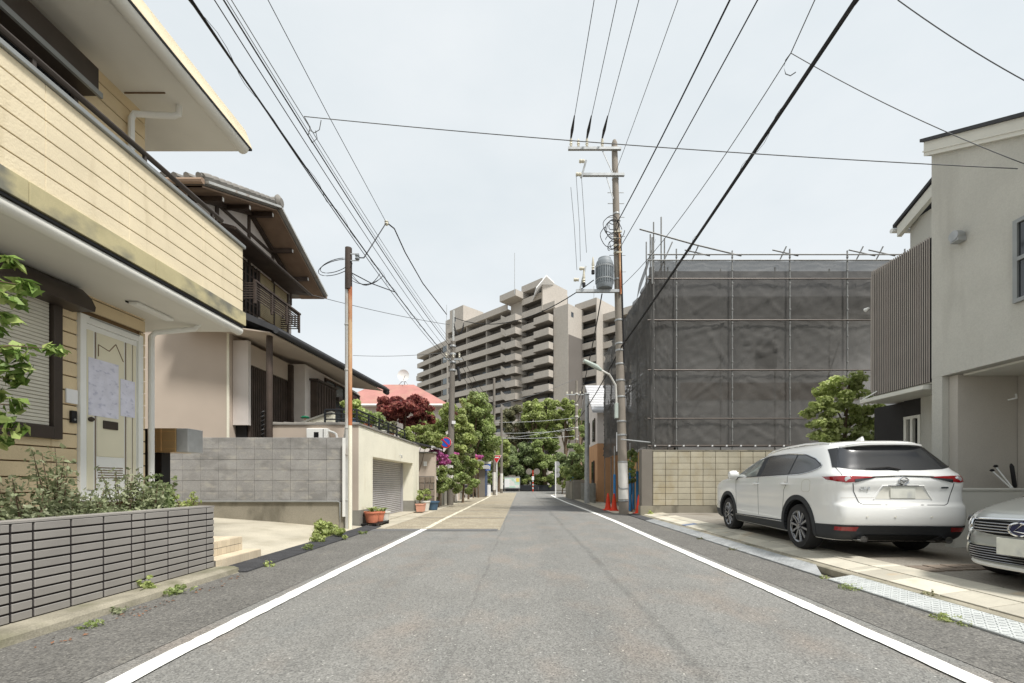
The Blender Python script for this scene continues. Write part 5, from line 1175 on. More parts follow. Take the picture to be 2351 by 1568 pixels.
put('emblem_ring', G().tube([c + Vector((.085*math.cos(t), .004, .062*math.sin(t))) for t in [i*2*math.pi/28 for i in range(29)]], .009, 8, False), X['chrome'], er, True, local=True)
put('emblem_stroke', G().tube([c + Vector(p) for p in ((-.03, .008, .055), (.035, .008, -.018), (-.05, .008, -.03))], .008, 8), X['chrome'], er, True, local=True)
c = C.end(0, .40, .05, 1); put('number_plate', G().box(-.165, .165, c.y - .01, c.y + .004, .345, .51), X['plate'], body, local=True, bevel=.005)
sp_('windscreen', [(-.76, .985), (.76, .985)], [(-.58, 1.36), (.58, 1.36)], 'e', .006, 'carglass', sg=1)
put('wiper', G().tube([(-.1, .98, .975), (.5, .88, 1.0)], .012, 6), X['black'], body, local=True)
put('underbody', G().box(-.55, .55, -1.6, 1.6, .16, .25), X['cavity'], body, local=True)
for wy in (1.28, -1.32):
    for sg in (-1, 1): wheel(sl_, sg*.76, wy, .315, sg, 10, .2)
# ================= apartment block =================
ap = thing('apartment_block', 'tall stepped beige apartment block with tiers of concrete balconies', 'apartment block', (0, 100, 0))
dv = Vector((.72, -.694, 0)); ev = Vector((.694, .72, 0)); NF = 14; FH = 2.9
def abox(o, s0, s1, t0, t1, z0, z1, g=None):
    """box in the block's own axes: s along the facade, t back from it"""
    g = g or G(); c = lambda s, t, z: o + dv*s + ev*t + Vector((0, 0, z))
    return g.hexa([c(s0,t0,z0), c(s1,t0,z0), c(s1,t1,z0), c(s0,t1,z0), c(s0,t0,z1), c(s1,t0,z1), c(s1,t1,z1), c(s0,t1,z1)])
def apiece(parent, name, o, s0, s1, t0, t1, z0, z1, m):
    c = o + dv*((s0+s1)/2) + ev*((t0+t1)/2); return piece(parent, name, (c.x, c.y, (z0+z1)/2), (s1-s0, t1-t0, z1-z0), X[m], 0, (0, 0, math.atan2(dv.y, dv.x)))
ra = random.Random(2)
def section(o, s0, s1, floors, t=0, deep=9, base=0):
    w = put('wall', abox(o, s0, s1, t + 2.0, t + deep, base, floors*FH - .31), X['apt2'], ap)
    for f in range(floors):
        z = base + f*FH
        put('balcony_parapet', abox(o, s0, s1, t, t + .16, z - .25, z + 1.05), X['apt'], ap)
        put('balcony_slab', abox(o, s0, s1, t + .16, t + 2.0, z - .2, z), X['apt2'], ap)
        n = max(1, int((s1-s0)/3.2)); st = (s1-s0)/n
        for k in range(n):
            a = s0 + k*st
            apiece(w, 'window', o, a + .5, a + st - .7, t + 1.95, t + 2.03, z + .15, z + 2.15, 'aptglass')
            if k and k % 2 == 0: apiece(w, 'partition', o, a - .08, a + .08, t + .2, t + 2.0, z, z + FH - .25, 'apt')
    put('roof_parapet', abox(o, s0 - .0, s1, t - .05, t + .2, floors*FH - .3, floors*FH + 1.1), X['apt'], ap)
    put('roof_slab', abox(o, s0, s1, t + .2, t + deep, floors*FH - .3, floors*FH), X['apt'], ap)
    return w
O = Vector((-.8, 97, 0))
section(O, -26, -3.6, 14)
DV0, EV0 = dv, ev; J = O + dv*-26.2
dv = Vector((.653, -.757, 0)); ev = Vector((.757, .653, 0))
section(J, -17.5, -.3, 13, t=.2)
section(J, -20.5, -17.6, 11, t=1.5)
for f in range(13):
    if f % 3 != 1: apiece(ap, 'glazed_screen', J, -2.6, -.4, .1, .18, f*FH + 1.1, f*FH + 2.6, 'glassgrey')
dv, ev = DV0, EV0
put('fin_wall', abox(O, -26.5, -26, -.1, 9, 0, 14*FH + .8), X['apt'], ap)
put('stair_core', abox(O, -3.6, 0, 1.2, 9, 0, 14*FH + 1.6), X['apt'], ap)
for f in range(NF):       # canted stair landings at the corner
    z = f*FH; c = lambda s, t, zz: O + dv*s + ev*t + Vector((0, 0, zz))
    g = G(); g.hexa([c(-5.2,-.5,z+.3), c(-2.6,-1.4,z-1.1), c(-2.6,-1.2,z-1.1), c(-5.2,-.3,z+.3), c(-5.2,-.5,z+1.7), c(-2.6,-1.4,z+.3), c(-2.6,-1.2,z+.3), c(-5.2,-.3,z+1.7)]); put('stair_flight_parapet', g, X['apt'], ap)
    put('landing_parapet', abox(O, -2.6, .4, -1.4, -1.2, z - 1.0, z + .4), X['apt'], ap)
    put('landing_parapet', abox(O, .2, .4, -1.2, 2.2, z - 1.0, z + .4), X['apt'], ap)
    put('landing_slab', abox(O, -2.5, .2, -1.2, 1.2, z - .95, z - .75), X['apt2'], ap)
put('stair_roof', abox(O, -4.2, .9, -1.8, 4, 14*FH + 1.2, 14*FH + 2.6), X['apt'], ap)
section(O, .4, 6.4, 15, t=.6)
put('end_wall', abox(O, 6.41, 6.7, .5, 9, 13*FH, 15*FH + 1.0), X['apt'], ap)
section(O, 6.72, 9.9, 13, t=.7)
for f in range(NF - 1):
    put('corner_balcony', abox(O, 5.4, 9.6, -.9, .55, f*FH - .35, f*FH + 1.05), X['apt'], ap)
    put('corner_soffit', abox(O, 5.2, 9.4, -.8, 1.6, f*FH - .45, f*FH - .36), X['apt2'], ap)
put('solar_canopy', G().hexa([O+dv*3.2+ev*1+Vector((0,0,40.4)), O+dv*7.6+ev*-2.5+Vector((0,0,41.0)), O+dv*8.2+ev*0+Vector((0,0,44.2)), O+dv*7+ev*4+Vector((0,0,44.4)), O+dv*3.2+ev*1+Vector((0,0,40.7)), O+dv*7.6+ev*-2.5+Vector((0,0,41.3)), O+dv*8.2+ev*0+Vector((0,0,44.5)), O+dv*7+ev*4+Vector((0,0,44.7))]), X['white'], ap)
T = at(1293, 1105, 89); T.z = 0
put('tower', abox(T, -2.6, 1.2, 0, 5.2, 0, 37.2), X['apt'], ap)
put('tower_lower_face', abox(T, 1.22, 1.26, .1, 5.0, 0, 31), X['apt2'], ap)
for z in (34.8,): apiece(ap, 'tower_window', T, 1.19, 1.23, 1.0, 1.8, z, z + 1, 'aptglass')
C3 = at(1330, 1105, 92); C3.z = 0
section(C3, -1.2, 4.2, 13, t=0, deep=9)
section(C3, 4.4, 24, 12, t=2.2, deep=9)
put('wing_end', abox(C3, 4.2, 4.4, -.1, 9, 0, 13*FH + 1), X['apt'], ap)
PH = at(1050, 1105, 116); PH.z = 0
put('penthouse', abox(PH, -3.4, 2.4, 0, 7, 38, 47.5), X['apt'], ap); put('penthouse_low', abox(PH, -6, -3.4, .5, 6, 38, 45.6), X['apt'], ap)
apiece(ap, 'penthouse_window', PH, -1.6, -.8, -.04, .02, 44, 45.2, 'aptglass')
for (u, Y, z0, z1) in ((1181, 95, 42, 51), (1025, 118, 44, 49), (1363, 100, 38, 46)):
    p = at(u, 1105, Y); put('antenna_mast', G().tube([(p.x, p.y, z0), (p.x, p.y, z1)], .07, 6), X['galv'], ap)
# ================= far end of the road =================
struct('far_verge', sheet(-60, 60, 52.6, 95, .1), X['ground'])
fw = thing('retaining_wall', 'low dark retaining wall across the end of the road', 'wall', (0, 53, 0))
for k in range(14):
    x = -14 + k*2; put('wall_panel', G().box(x, x + 1.98, 52.7, 52.9, -.1, .75), X['darkfence'] if x < 3 else X['gbase'], fw)
nb = thing('notice_board', 'map notice board with white and green panels at the road end', 'notice board', (-1, 52, 0))
p = at(1175, 1105, 51.5)
put('board_frame', G().box(p.x - .95, p.x + .95, 51.5, 51.58, .35, 1.75), X['galv'], nb, bevel=.02)
put('map_panel', G().box(p.x - .88, p.x + .88, 51.48, 51.5, .45, 1.6), X['mapgreen'], nb)
put('legend_panel', G().box(p.x - .86, p.x - .3, 51.465, 51.479, .5, 1.5), X['white'], nb)
put('yellow_panel', G().box(p.x + .5, p.x + .86, 51.465, 51.479, 1.15, 1.58), X['yellow'], nb)
put('header', G().box(p.x - .4, p.x + .4, 51.5, 51.6, 1.76, 1.95), X['polegrey'], nb)
for dx in (-.85, .85): put('leg', G().box(p.x + dx - .05, p.x + dx + .05, 51.59, 51.68, 0, 1.75), X['polegrey'], nb)
p = at(1223, 1105, 51)
mr = thing('curve_mirror', 'orange road mirror post with two round mirrors at the road end', 'mirror', (p.x, 51, 0))
put('post', G().tube([(p.x, 51, 0), (p.x, 51, 2.5)], .05, 10), X['orange'], mr, True)
for dx in (-.45, .45): put('mirror_face', G().lathe([(.36, 0), (.34, .05), (.15, .1)], (p.x + dx, 50.9, 2.35), 20, 'y'), X['polegrey'], mr, True)
put('mirror_sign', G().box(p.x - .13, p.x + .13, 50.92, 50.95, 1.35, 1.8), X['white'], mr)
for k in range(3): put('stripe', G().lathe([(.055, 0), (.055, .2)], (p.x, 51, .3 + k*.42), 10), X['white'], mr)
p = at(1275, 1105, 34)
ms = thing('mirror_post', 'white post carrying three round sign backs at the right road edge', 'sign post', (p.x, 34, 0))
put('post', G().tube([(p.x, 34, 0), (p.x, 34, 2.75)], .045, 10), X['white'], ms, True)
for z in (2.55, 2.1, 1.72): put('sign_back', G().lathe([(.22, 0), (.21, .03), (.1, .05)], (p.x + .12, 34.05, z), 20, 'y'), X['galv'], ms, True)
# signs at the left far side
def pole_thin(u, Y, z, r, label, name='street_pole', cat='pole', m='polegrey', band=True):
    p = at(u, 1105, Y); t = thing(name, label, cat, (p.x, Y, 0))
    put('shaft', G().tube([(p.x, Y, 0), (p.x, Y, z)], [r, r*.75], 12), X[m], t, True)
    if band: put('white_band', G().tube([(p.x, Y, .45), (p.x, Y, 2.0)], [r*1.06, r*1.04], 12), X['poleband'], t, True)
    return t, p
t, p = pole_thin(1134, 38, 10.2, .14, 'slim grey pole with speed limit sign at the left far end')
sg_ = put('round_sign', G().lathe([(.3, 0), (.3, -.03)], (p.x - .55, 37.8, 3.35), 24, 'y'), X['red'], t)
put('sign_face', G().lathe([(.23, 0), (.23, -.012)], (p.x - .55, 37.768, 3.35), 24, 'y'), X['white'], sg_)
put('sign_mark', G().box(p.x - .62, p.x - .48, 37.745, 37.757, 3.26, 3.44), X['blue'], sg_)
put('plate_sign', G().box(p.x - .85, p.x - .25, 37.77, 37.8, 2.72, 2.95), X['white'], t); put('plate_sign', G().box(p.x - .85, p.x - .3, 37.77, 37.8, 2.15, 2.68), X['blue'], t)
put('sign_bracket', G().box(p.x - .5, p.x, 37.82, 37.86, 3.3, 3.35), X['galv'], t)
put('small_plate', G().box(p.x - .75, p.x - .15, 37.8, 37.83, 5.1, 5.4), X['white'], t)
t, p = pole_thin(1151, 44, 8.6, .14, 'second grey pole behind the red triangular stop sign')
p = at(1140, 1105, 37); t = thing('stop_sign', 'red triangular stop sign on a white post at the road end', 'road sign', (p.x, 37, 0))
put('post', G().tube([(p.x, 37, 0), (p.x, 37, 3.2)], .045, 10), X['white'], t, True)
tri = [(p.x - .42, 3.42), (p.x, 2.68), (p.x + .42, 3.42)]
put('sign_plate', G().prism(tri, 'y', 36.9, 36.93), X['white'], t); put('sign_face', G().prism([(p.x - .36, 3.385), (p.x, 2.75), (p.x + .36, 3.385)], 'y', 36.885, 36.9), X['red'], t)
put('sign_text_bar', G().box(p.x - .2, p.x + .2, 36.878, 36.886, 3.18, 3.28), X['white'], t)
t, p = pole_thin(1323, 46, 11.8, .18, 'striped concrete pole standing in front of the apartment block', m='pole', band=False)
for z in (2, 3.2, 4.4, 5.6, 6.8, 8, 9.2, 10.4): put('band', G().lathe([(.19, 0), (.19, .12)], (p.x, 46, z), 12), X['poleband'], t)
put('top_arm', G().box(p.x - 1.1, p.x + .9, 45.9, 46.0, 10.3, 10.4), X['galv'], t)
for dx in (-1, -.5, .4, .8): put('insulator', G().lathe([(.05, 0), (.09, .1), (.05, .2), (.08, .3)], (p.x + dx, 45.95, 10.4), 8), X['porcelain'], t)
t, p = pole_thin(1347, 23.5, 5.9, .14, 'plain pale grey steel pole before the tan gable house', m='galv', band=False)
put('cap', G().lathe([(.15, 0), (.1, .06)], (p.x, 23.5, 5.9), 12), X['galv'], t)
# left utility pole with no-parking sign
lu = thing('utility_pole', 'dark grey utility pole with white band and slim steel top on the left', 'utility pole', (-3.6, 21.8, 0))
put('shaft', G().tube([(-3.6, 21.8, 0), (-3.58, 21.8, 2), (-3.45, 21.8, 8.2)], [.165, .16, .125], 18), X['polegrey'], lu, True)
put('white_band', G().tube([(-3.595, 21.8, 1.0), (-3.585, 21.8, 2.15)], [.168, .165], 18), X['poleband'], lu, True)
put('top_tube', G().tube([(-3.44, 21.8, 8.0), (-3.42, 21.8, 9.75)], .06, 10), X['steel'], lu, True)
for z in (6.7, 7.1, 7.5, 7.9): put('steel_band', G().lathe([(.15, 0), (.16, .05), (.15, .1)], (-3.46, 21.8, z), 14), X['galv'], lu)
put('cable_closure', G().tube([(-3.2, 21.7, 6.9), (-3.1, 21.7, 6.2)], .07, 8), X['cable'], lu, True)
put('arm', G().box(-3.9, -3.0, 21.7, 21.76, 7.25, 7.33), X['galv'], lu)
for dx in (-.35, .0, .3): insul(lu, -3.42 + dx, 21.7, 7.35, .25)
for k in range(3): put('jumper', G().tube(sag((-3.4, 21.75, 8.8 + .15*k), (-2.9, 21.7, 8.9 + .1*k), .35 + .1*k, 8), .015, 5), X['cable'], lu, True)
put('tag_plate', G().box(-3.48, -3.3, 21.6, 21.62, 4.05, 4.2), X['white'], lu)
ns_ = thing('no_parking_sign', 'round blue no parking sign with red rim on the left utility pole', 'road sign', (-3.78, 21.5, 3.1))
c = at(1023, 1016, 21.5)
put('rim', G().lathe([(.27, 0), (.27, -.02)], tuple(c), 32, 'y'), X['red'], ns_); put('white_edge', G().lathe([(.28, .012), (.28, .001)], tuple(c), 32, 'y'), X['white'], ns_)
put('blue_face', G().lathe([(.21, 0), (.21, -.028)], tuple(c), 32, 'y'), X['blue'], ns_)
put('slash', G().bar((c.x - .15, c.y - .034, c.z + .15), (c.x + .15, c.y - .034, c.z - .15), .012, .06, (0, 0, 1)), X['red'], ns_)
put('clamp', G().box(c.x, -3.45, 21.56, 21.6, c.z - .03, c.z + .03), X['galv'], ns_)
# ================= houses further along =================
rhs = thing('red_roof_house', 'cream house with faded red hipped roof behind the red maple', 'house', (-10, 33, 0))
zE = 1.2 + 180*.030; zR = 1.2 + 222*.033
put('walls', G().box(-12.5, -5.6, 30.6, 38, 0, zE), X['whiteplaster'], rhs)
g = G(); g.add([(-13.2, 30, zE-.1), (-5.0, 30, zE-.1), (-5.0, 38.6, zE-.1), (-13.2, 38.6, zE-.1), (-11.2, 33, zR), (-8.2, 33, zR), (-8.2, 35.5, zR), (-11.2, 35.5, zR)], [(0,1,5,4), (1,2,6,5), (2,3,7,6), (3,0,4,7), (4,5,6,7), (3,2,1,0)])
put('roof', g, X['redroof'], rhs)
put('gutter', G().tube([(-13.2, 29.95, zE - .15), (-5.0, 29.95, zE - .15)], .09, 8), X['whitepipe'], rhs, True)
da = thing('satellite_dish', 'white satellite dish on a tripod above the red roof', 'antenna', (-8.6, 33, zR))
c = at(926, 862, 33)
put('dish', G().lathe([(.02, .1), (.25, .06), (.42, -.02), (.44, -.06), (.40, -.04), (.2, .03)], tuple(c), 24, 'y'), X['whitepipe'], da, True)
put('feed_arm', G().tube([(c.x, c.y, c.z - .3), (c.x + .3, c.y - .6, c.z - .1)], .02, 6), X['galv'], da)
for dx, dy in ((-.4, 0), (.4, 0), (0, .4)): put('tripod_leg', G().tube([(c.x, c.y + .1, c.z - .3), (c.x + dx, c.y + dy, zR - .05)], .025, 6), X['galv'], da)
# gate wall and gate roof next to the garage
gw = thing('stone_gate_wall', 'beige gate wall with crazy stone base beyond the garage', 'gate wall', (-4.0, 18.7, 0))
put('wall_core', G().box(-4.42, -3.72, 18.62, 18.9, 0, 2.4), X['beige'], gw)
random.seed(9)
sb = put('stone_bed', G().box(-4.4, -3.74, 18.58, 18.62, 0, 1.42), X['mortar'], gw)
for r in range(5):
    x = -4.4
    while x < -3.8:
        wd = random.uniform(.16, .3); piece(sb, 'stone', (min(x + wd/2, -3.82), 18.575, .14 + r*.28), (wd - .02, .03, .26), X['stone'], .02, (0, random.uniform(-.08, .08), 0)); x += wd
put('wall_cap', G().box(-4.46, -3.68, 18.55, 18.95, 2.4, 2.46), X['gbase'], gw); put('intercom', G().box(-4.2, -4.06, 18.58, 18.62, 1.85, 2.05), X['whitepipe'], gw)
gr = thing('gate_roof', 'small dark sloping gate roof between the garage and the azaleas', 'roof', (-4.2, 19, 2.6))
put('roof_slab', G().hexa([(-5.6, 18.2, 3.05), (-3.75, 18.2, 2.62), (-3.75, 20.2, 2.62), (-5.6, 20.2, 3.05), (-5.6, 18.2, 3.13), (-3.75, 18.2, 2.68), (-3.75, 20.2, 2.68), (-5.6, 20.2, 3.13)]), X['roofdark'], gr)
put('gutter', G().tube([(-3.74, 18.15, 2.64), (-3.74, 20.25, 2.64)], .05, 8), X['slate'], gr, True)
bpn = thing('garden_boundary_wall', 'low pale wall with square posts along the left pavement', 'wall', (-3.9, 27, 0))
for k in range(9):
    y = 19.4 + k*2.05
    if 5 <= k <= 5: continue
    put('wall_panel', G().box(-4.15, -4.0, y, y + 1.8, 0, .75 + .08*(k % 2)), X['gbase'] if k % 3 else X['whiteplaster'], bpn)
    put('gate_post', G().box(-4.22, -3.95, y + 1.8, y + 2.05, 0, 1.15), X['beige'], bpn)
ds = thing('dog_warning_sign', 'small white sign with a black dog figure on the left wall', 'sign', (-3.95, 25.2, .8))
p = at(1057, 1121, 25.2)
put('plate', G().box(p.x - .2, p.x + .2, 25.18, 25.2, p.z - .25, p.z + .28), X['white'], ds); put('dog_figure', G().box(p.x - .1, p.x + .08, 25.165, 25.179, p.z - .05, p.z + .1).box(p.x + .02, p.x + .13, 25.165, 25.179, p.z + .08, p.z + .18).box(p.x - .1, p.x - .05, 25.165, 25.179, p.z - .15, p.z - .05), X['black'], ds)
dg_ = thing('gatehouse', 'grey gateway with blue grey double doors and flat canopy on the left', 'gate', (-3.3, 33, 0))
p = at(1104, 1105, 33)
put('gate_pier', G().box(p.x - .35, p.x + .3, 32.8, 33.3, 0, 2.15), X['polegrey'], dg_); put('canopy', G().box(p.x - 1.3, p.x + .55, 32.5, 35, 2.15, 2.42), X['slate'], dg_)
for k in range(3): put('door_leaf', G().box(p.x + .305, p.x + .34, 32.95 + k*.65, 33.5 + k*.65, .1, 2.05), X['bluegrey'], dg_)
put('low_wall', G().box(p.x + .3, p.x + .45, 35, 37, 0, .9), X['white'], dg_)
# tan gable house, right far
tg = thing('tan_gable_house', 'narrow gable house with tan lower walls and pale slate roof beyond the scaffold', 'house', (5.5, 29, 0))
put('upper_walls', G().prism([(25.2, 3.4), (29.5, 3.4), (29.5, 5.6), (27.6, 7.0), (25.2, 5.4)], 'x', 4.35, 9), X['whiteplaster'], tg)
put('lower_walls', G().box(4.36, 9, 25.22, 29.48, 0, 3.4), X['tan2'], tg)
rf = put('roof', G().hexa([(4.0, 24.7, 5.1), (9, 24.7, 5.1), (9, 27.6, 7.15), (4.0, 27.6, 7.15), (4.0, 24.7, 5.22), (9, 24.7, 5.22), (9, 27.6, 7.28), (4.0, 27.6, 7.28)]), X['slate'], tg)
for k in range(10):
    f = k/10; put('tile_course', G().box(4.0, 9, 24.72 + f*2.8, 24.85 + f*2.8, 5.24 + f*2.02, 5.30 + f*2.02), X['white'], rf)
put('roof', G().hexa([(4.0, 30, 5.4), (9, 30, 5.4), (9, 27.6, 7.15), (4.0, 27.6, 7.15), (4.0, 30, 5.5), (9, 30, 5.5), (9, 27.6, 7.28), (4.0, 27.6, 7.28)]), X['slate'], tg)
for y, z, h in ((25.9, 3.6, 1.3), (28.0, 3.6, 1.3), (26.2, 1.0, 1.4), (28.6, 1.0, 1.5)):
    wn = put('window', G().box(4.30, 4.36, y, y + .8, z, z + h), X['glassdark'], tg); put('window_frame', G().box(4.28, 4.34, y - .07, y, z - .05, z + h + .05), X['timber'], wn)
for x, z, h in ((4.9, 3.7, 1.2),): put('window', G().box(x, x + .6, 25.16, 25.2, z, z + h), X['glassdark'], tg)
pf_ = thing('openwork_block_fence', 'low grey fence of pierced concrete blocks on the right', 'fence', (4.0, 25, 0))
for r in range(5):
    for c in range(8):
        y = 23.8 + c*.5
        for q in (0, 1): piece(pf_, 'pierced_block', (3.95 - .02*c, y + q*.25, .1 + r*.22), (.14, .12, .2), X['gbase'], .005)
        piece(pf_, 'block_web', (3.95 - .02*c, y + .12, .2 + r*.22), (.12, .5, .03), X['gbase'], .003)
put('end_wall', G().box(3.35, 4.1, 28.5, 28.75, 0, 1.3), X['gbase'], pf_); put('side_wall', G().box(3.3, 3.45, 28.75, 33, 0, 1.25), X['blockbase'], pf_)
struct('right_pavement', sheet(3.4, 4.6, 16, 36, .02), X['concrete'])
tb = thing('blue_tarpaulin', 'blue tarp bundle on the low wall at the right far side', 'tarp', (4.0, 31, 1.2))
put('tarp_folds', G().lathe([(.16, 0), (.22, .12), (.18, .4), (.1, .55), (.03, .65)], (at(1315, 1105, 31).x, 31, 1.15), 9), X['bluepipe'], tb, True)
struct('left_pavement', sheet(-4.3, -3.5, 11, 46, .008), X['concrete'])
# ================= trees =================
def Tc(u, v, Y, ru, rv, dy=None):
    c = at(u, v, Y); return (tuple(c), (ru*Y/1000, (dy or ru)*Y/1000, rv*Y/1000))
def T_(name, label, u, Y, crowns, n, size, leaf, seed, **kw):
    p = at(u, 1105, Y); tree(name, label, (p.x, Y, .0), [Tc(*c) for c in crowns], int(n*1.7), size, leaf, seed, **kw)
T_('maple_tree', 'red leaved maple tree above the garage terrace', 930, 20.5, [(928, 940, 20.5, 56, 34), (900, 950, 20.3, 34, 28), (962, 952, 20.6, 38, 34)], 6500, .15, 'leafred', 1, trunk=.1, k=48, squash=.7)
T_('garden_tree', 'light green garden tree left of the dark utility pole', 1010, 24, [(1010, 975, 24, 55, 45), (1045, 985, 24.5, 45, 55), (985, 995, 24, 34, 34), (1030, 1030, 24, 40, 36)], 11000, .16, 'leaflight', 2, trunk=.12, k=44)
T_('camphor_tree', 'big dense evergreen behind the left utility pole', 1085, 36, [(1085, 950, 36, 42, 48), (1090, 1010, 36, 50, 50), (1060, 1000, 36, 35, 45)], 16000, .22, 'leafmid', 3, trunk=.25, k=60)
T_('terrace_shrub', 'pale green shrub on the slope below the red maple', 955, 18.6, [(955, 995, 18.6, 36, 20), (990, 1005, 18.9, 28, 18)], 3500, .1, 'leaflight', 4, trunk=.04, cat='shrub', k=24)
T_('azalea_bush', 'azalea bush with magenta flowers beside the left utility pole', 1005, 20, [(1010, 1085, 20, 32, 50), (1000, 1115, 20, 22, 42), (1045, 1090, 20.6, 20, 50)], 7000, .1, 'leafmid', 5, trunk=.05, cat='shrub', k=26, flowers=('petal', clump(tuple(at(1008, 1052, 19.7)), (.6, .4, .42), 20, .15, 3) , 1400, .09))
T_('hedge_bush', 'tall ivy covered hedge just beyond the left utility pole', 1062, 24.5, [(1062, 1060, 24.5, 28, 48), (1072, 1100, 25.5, 24, 40), (1050, 1095, 24, 18, 40)], 9000, .13, 'leafmid', 6, trunk=.06, cat='shrub', k=30, flowers=('petal', clump(tuple(at(1044, 1045, 23.6)), (.25, .3, .2), 5, .1, 4), 140, .09))
T_('planter_shrub', 'flowering shrub with pink and orange blossoms over the grey gateway', 1098, 32, [(1098, 1062, 32, 22, 14), (1085, 1075, 31, 18, 18)], 2500, .14, 'leaflight', 7, trunk=.05, cat='shrub', k=18, flowers=('petal', clump(tuple(at(1100, 1047, 31.8)), (.5, .3, .16), 6, .14, 5), 380, .14))
T_('orange_shrub', 'small orange flowered shrub left of the grey gateway', 1086, 31, [(1086, 1056, 31, 9, 9)], 300, .12, 'petalorange', 8, trunk=.03, cat='shrub', k=8)
T_('side_tree', 'brownish climbing bush below the camphor tree', 1075, 29, [(1076, 1060, 29, 12, 40)], 2500, .14, 'leafdull', 9, trunk=.06, k=16)
T_('street_tree', 'olive brown pruned tree at the centre left in front of the apartments', 1183, 58, [(1183, 970, 58, 32, 36), (1186, 1005, 58, 26, 20)], 7000, .3, 'leafdull', 10, trunk=.3, k=34)
T_('street_tree', 'bright rounded tall tree at the centre in front of the apartments', 1243, 56, [(1243, 958, 56, 42, 40), (1246, 1000, 56, 34, 28), (1225, 945, 56, 28, 25)], 11000, .32, 'leaflight', 11, trunk=.3, k=44)
T_('street_tree', 'tall open tree right of the bright rounded tree', 1298, 54, [(1298, 940, 54, 26, 28), (1302, 980, 54, 24, 26), (1318, 960, 54, 14, 20)], 6500, .3, 'leaflight', 12, trunk=.22, k=34)
T_('evergreen_tree', 'dense dark evergreen behind the notice board', 1195, 55, [(1195, 1062, 55, 42, 46), (1165, 1065, 55, 26, 40), (1210, 1042, 55, 26, 26)], 14000, .3, 'leafdark', 13, trunk=.25, k=56)
T_('evergreen_tree', 'dark conifer like tree in the middle of the road end', 1252, 54, [(1252, 1040, 54, 32, 36), (1256, 1080, 54, 36, 36), (1246, 1010, 54, 20, 22)], 11000, .28, 'leafmid', 14, trunk=.25, k=50)
T_('evergreen_tree', 'grey green evergreen on the right beside the round sign backs', 1310, 44, [(1310, 1050, 44, 30, 32), (1298, 1085, 44, 26, 28), (1325, 1075, 44, 22, 36)], 9000, .24, 'leafdark', 15, trunk=.2, k=44)
T_('pale_tree', 'yellow green tree between the two grey poles at the left far end', 1145, 50, [(1150, 1030, 50, 20, 24), (1140, 1060, 50, 24, 30), (1128, 1030, 50, 18, 20)], 6000, .26, 'leaflight', 16, trunk=.18, k=32)
T_('back_tree', 'leafy tree filling the gap beside the plain steel pole', 1335, 40, [(1335, 1010, 40, 18, 30), (1330, 960, 48, 16, 20)], 4000, .24, 'leafmid', 17, trunk=.15, k=22)
T_('fence_shrub', 'green bush on top of the pierced block fence', 1318, 29.5, [(1318, 1085, 29.5, 24, 18)], 2200, .14, 'leafmid', 18, trunk=.04, cat='shrub', k=16)
T_('roadside_hedge', 'clipped light hedge at the end of the road right of the notice board', 1235, 53.5, [(1220, 1108, 53.5, 20, 12), (1250, 1108, 53.5, 26, 12)], 2500, .2, 'leaflight', 19, trunk=.05, cat='hedge', k=24)
T_('roadside_hedge', 'dark hedge strip left of the notice board', 1150, 53.5, [(1150, 1106, 53.5, 26, 15), (1118, 1106, 53, 20, 20)], 2500, .2, 'leafmid', 20, trunk=.05, cat='hedge', k=24)
T_('wall_shrub', 'green shrub between the utility pole and the cream block wall', 1450, 17, [(1450, 1060, 17, 10, 34), (1448, 1090, 17, 9, 24)], 2200, .1, 'leafmid', 21, trunk=.03, cat='shrub', k=18)
T_('low_hedge', 'yellowish bush under the round sign backs on the right', 1290, 42, [(1290, 1095, 42, 16, 24)], 1500, .2, 'leaflight', 22, trunk=.05, cat='shrub', k=12)
# ================= japanese maple by the grey house =================
p = at(1930, 1105, 11.6)
base = (p.x, 11.6, .15)
cr = []
rg = random.Random(12)
tiers = [(1955, 870, 60, 6), (1915, 892, 55, 8), (1960, 905, 60, 9), (1905, 925, 55, 8), (1945, 940, 75, 9), (1885, 945, 45, 8), (1990, 945, 30, 10), (1890, 972, 55, 9), (1950, 968, 70, 10), (1985, 975, 32, 12), (1880, 1000, 50, 8), (1945, 1000, 75, 10), (1985, 1010, 35, 10), (1915, 1020, 55, 8), (1930, 1045, 70, 16), (1960, 1070, 60, 20)]
t = thing('japanese_maple', 'fresh green Japanese maple with layered branches beside the grey house', 'tree', base)
g = G(); g.tube([base, at(1935, 1050, 11.6), at(1940, 980, 11.6), at(1950, 880, 11.6)], [.07, .055, .035, .01], 8); tk = put('trunk', g, X['bark'], t, True)
cl = []
for (u, v, ru, rv) in tiers:
    c = at(u, v, 11.6 + rg.uniform(-.35, .35)); put('limb', G().tube([at(1938, min(1060, v + 50), 11.6), at((u+1938)/2, v + 18, 11.6), c], [.025, .016, .006], 5), X['bark'], tk, True)
    for q in range(7): cl.append((c.x + rg.uniform(-1, 1)*ru*.0075, c.y + rg.uniform(-.35, .35), c.z + rg.uniform(-1, 1)*rv*.0116, ru*.0034, .2, rv*.007 + .05))
leaves('crown', X['leaflight'], cl, 7000, .11, 77, t, .75, .3)
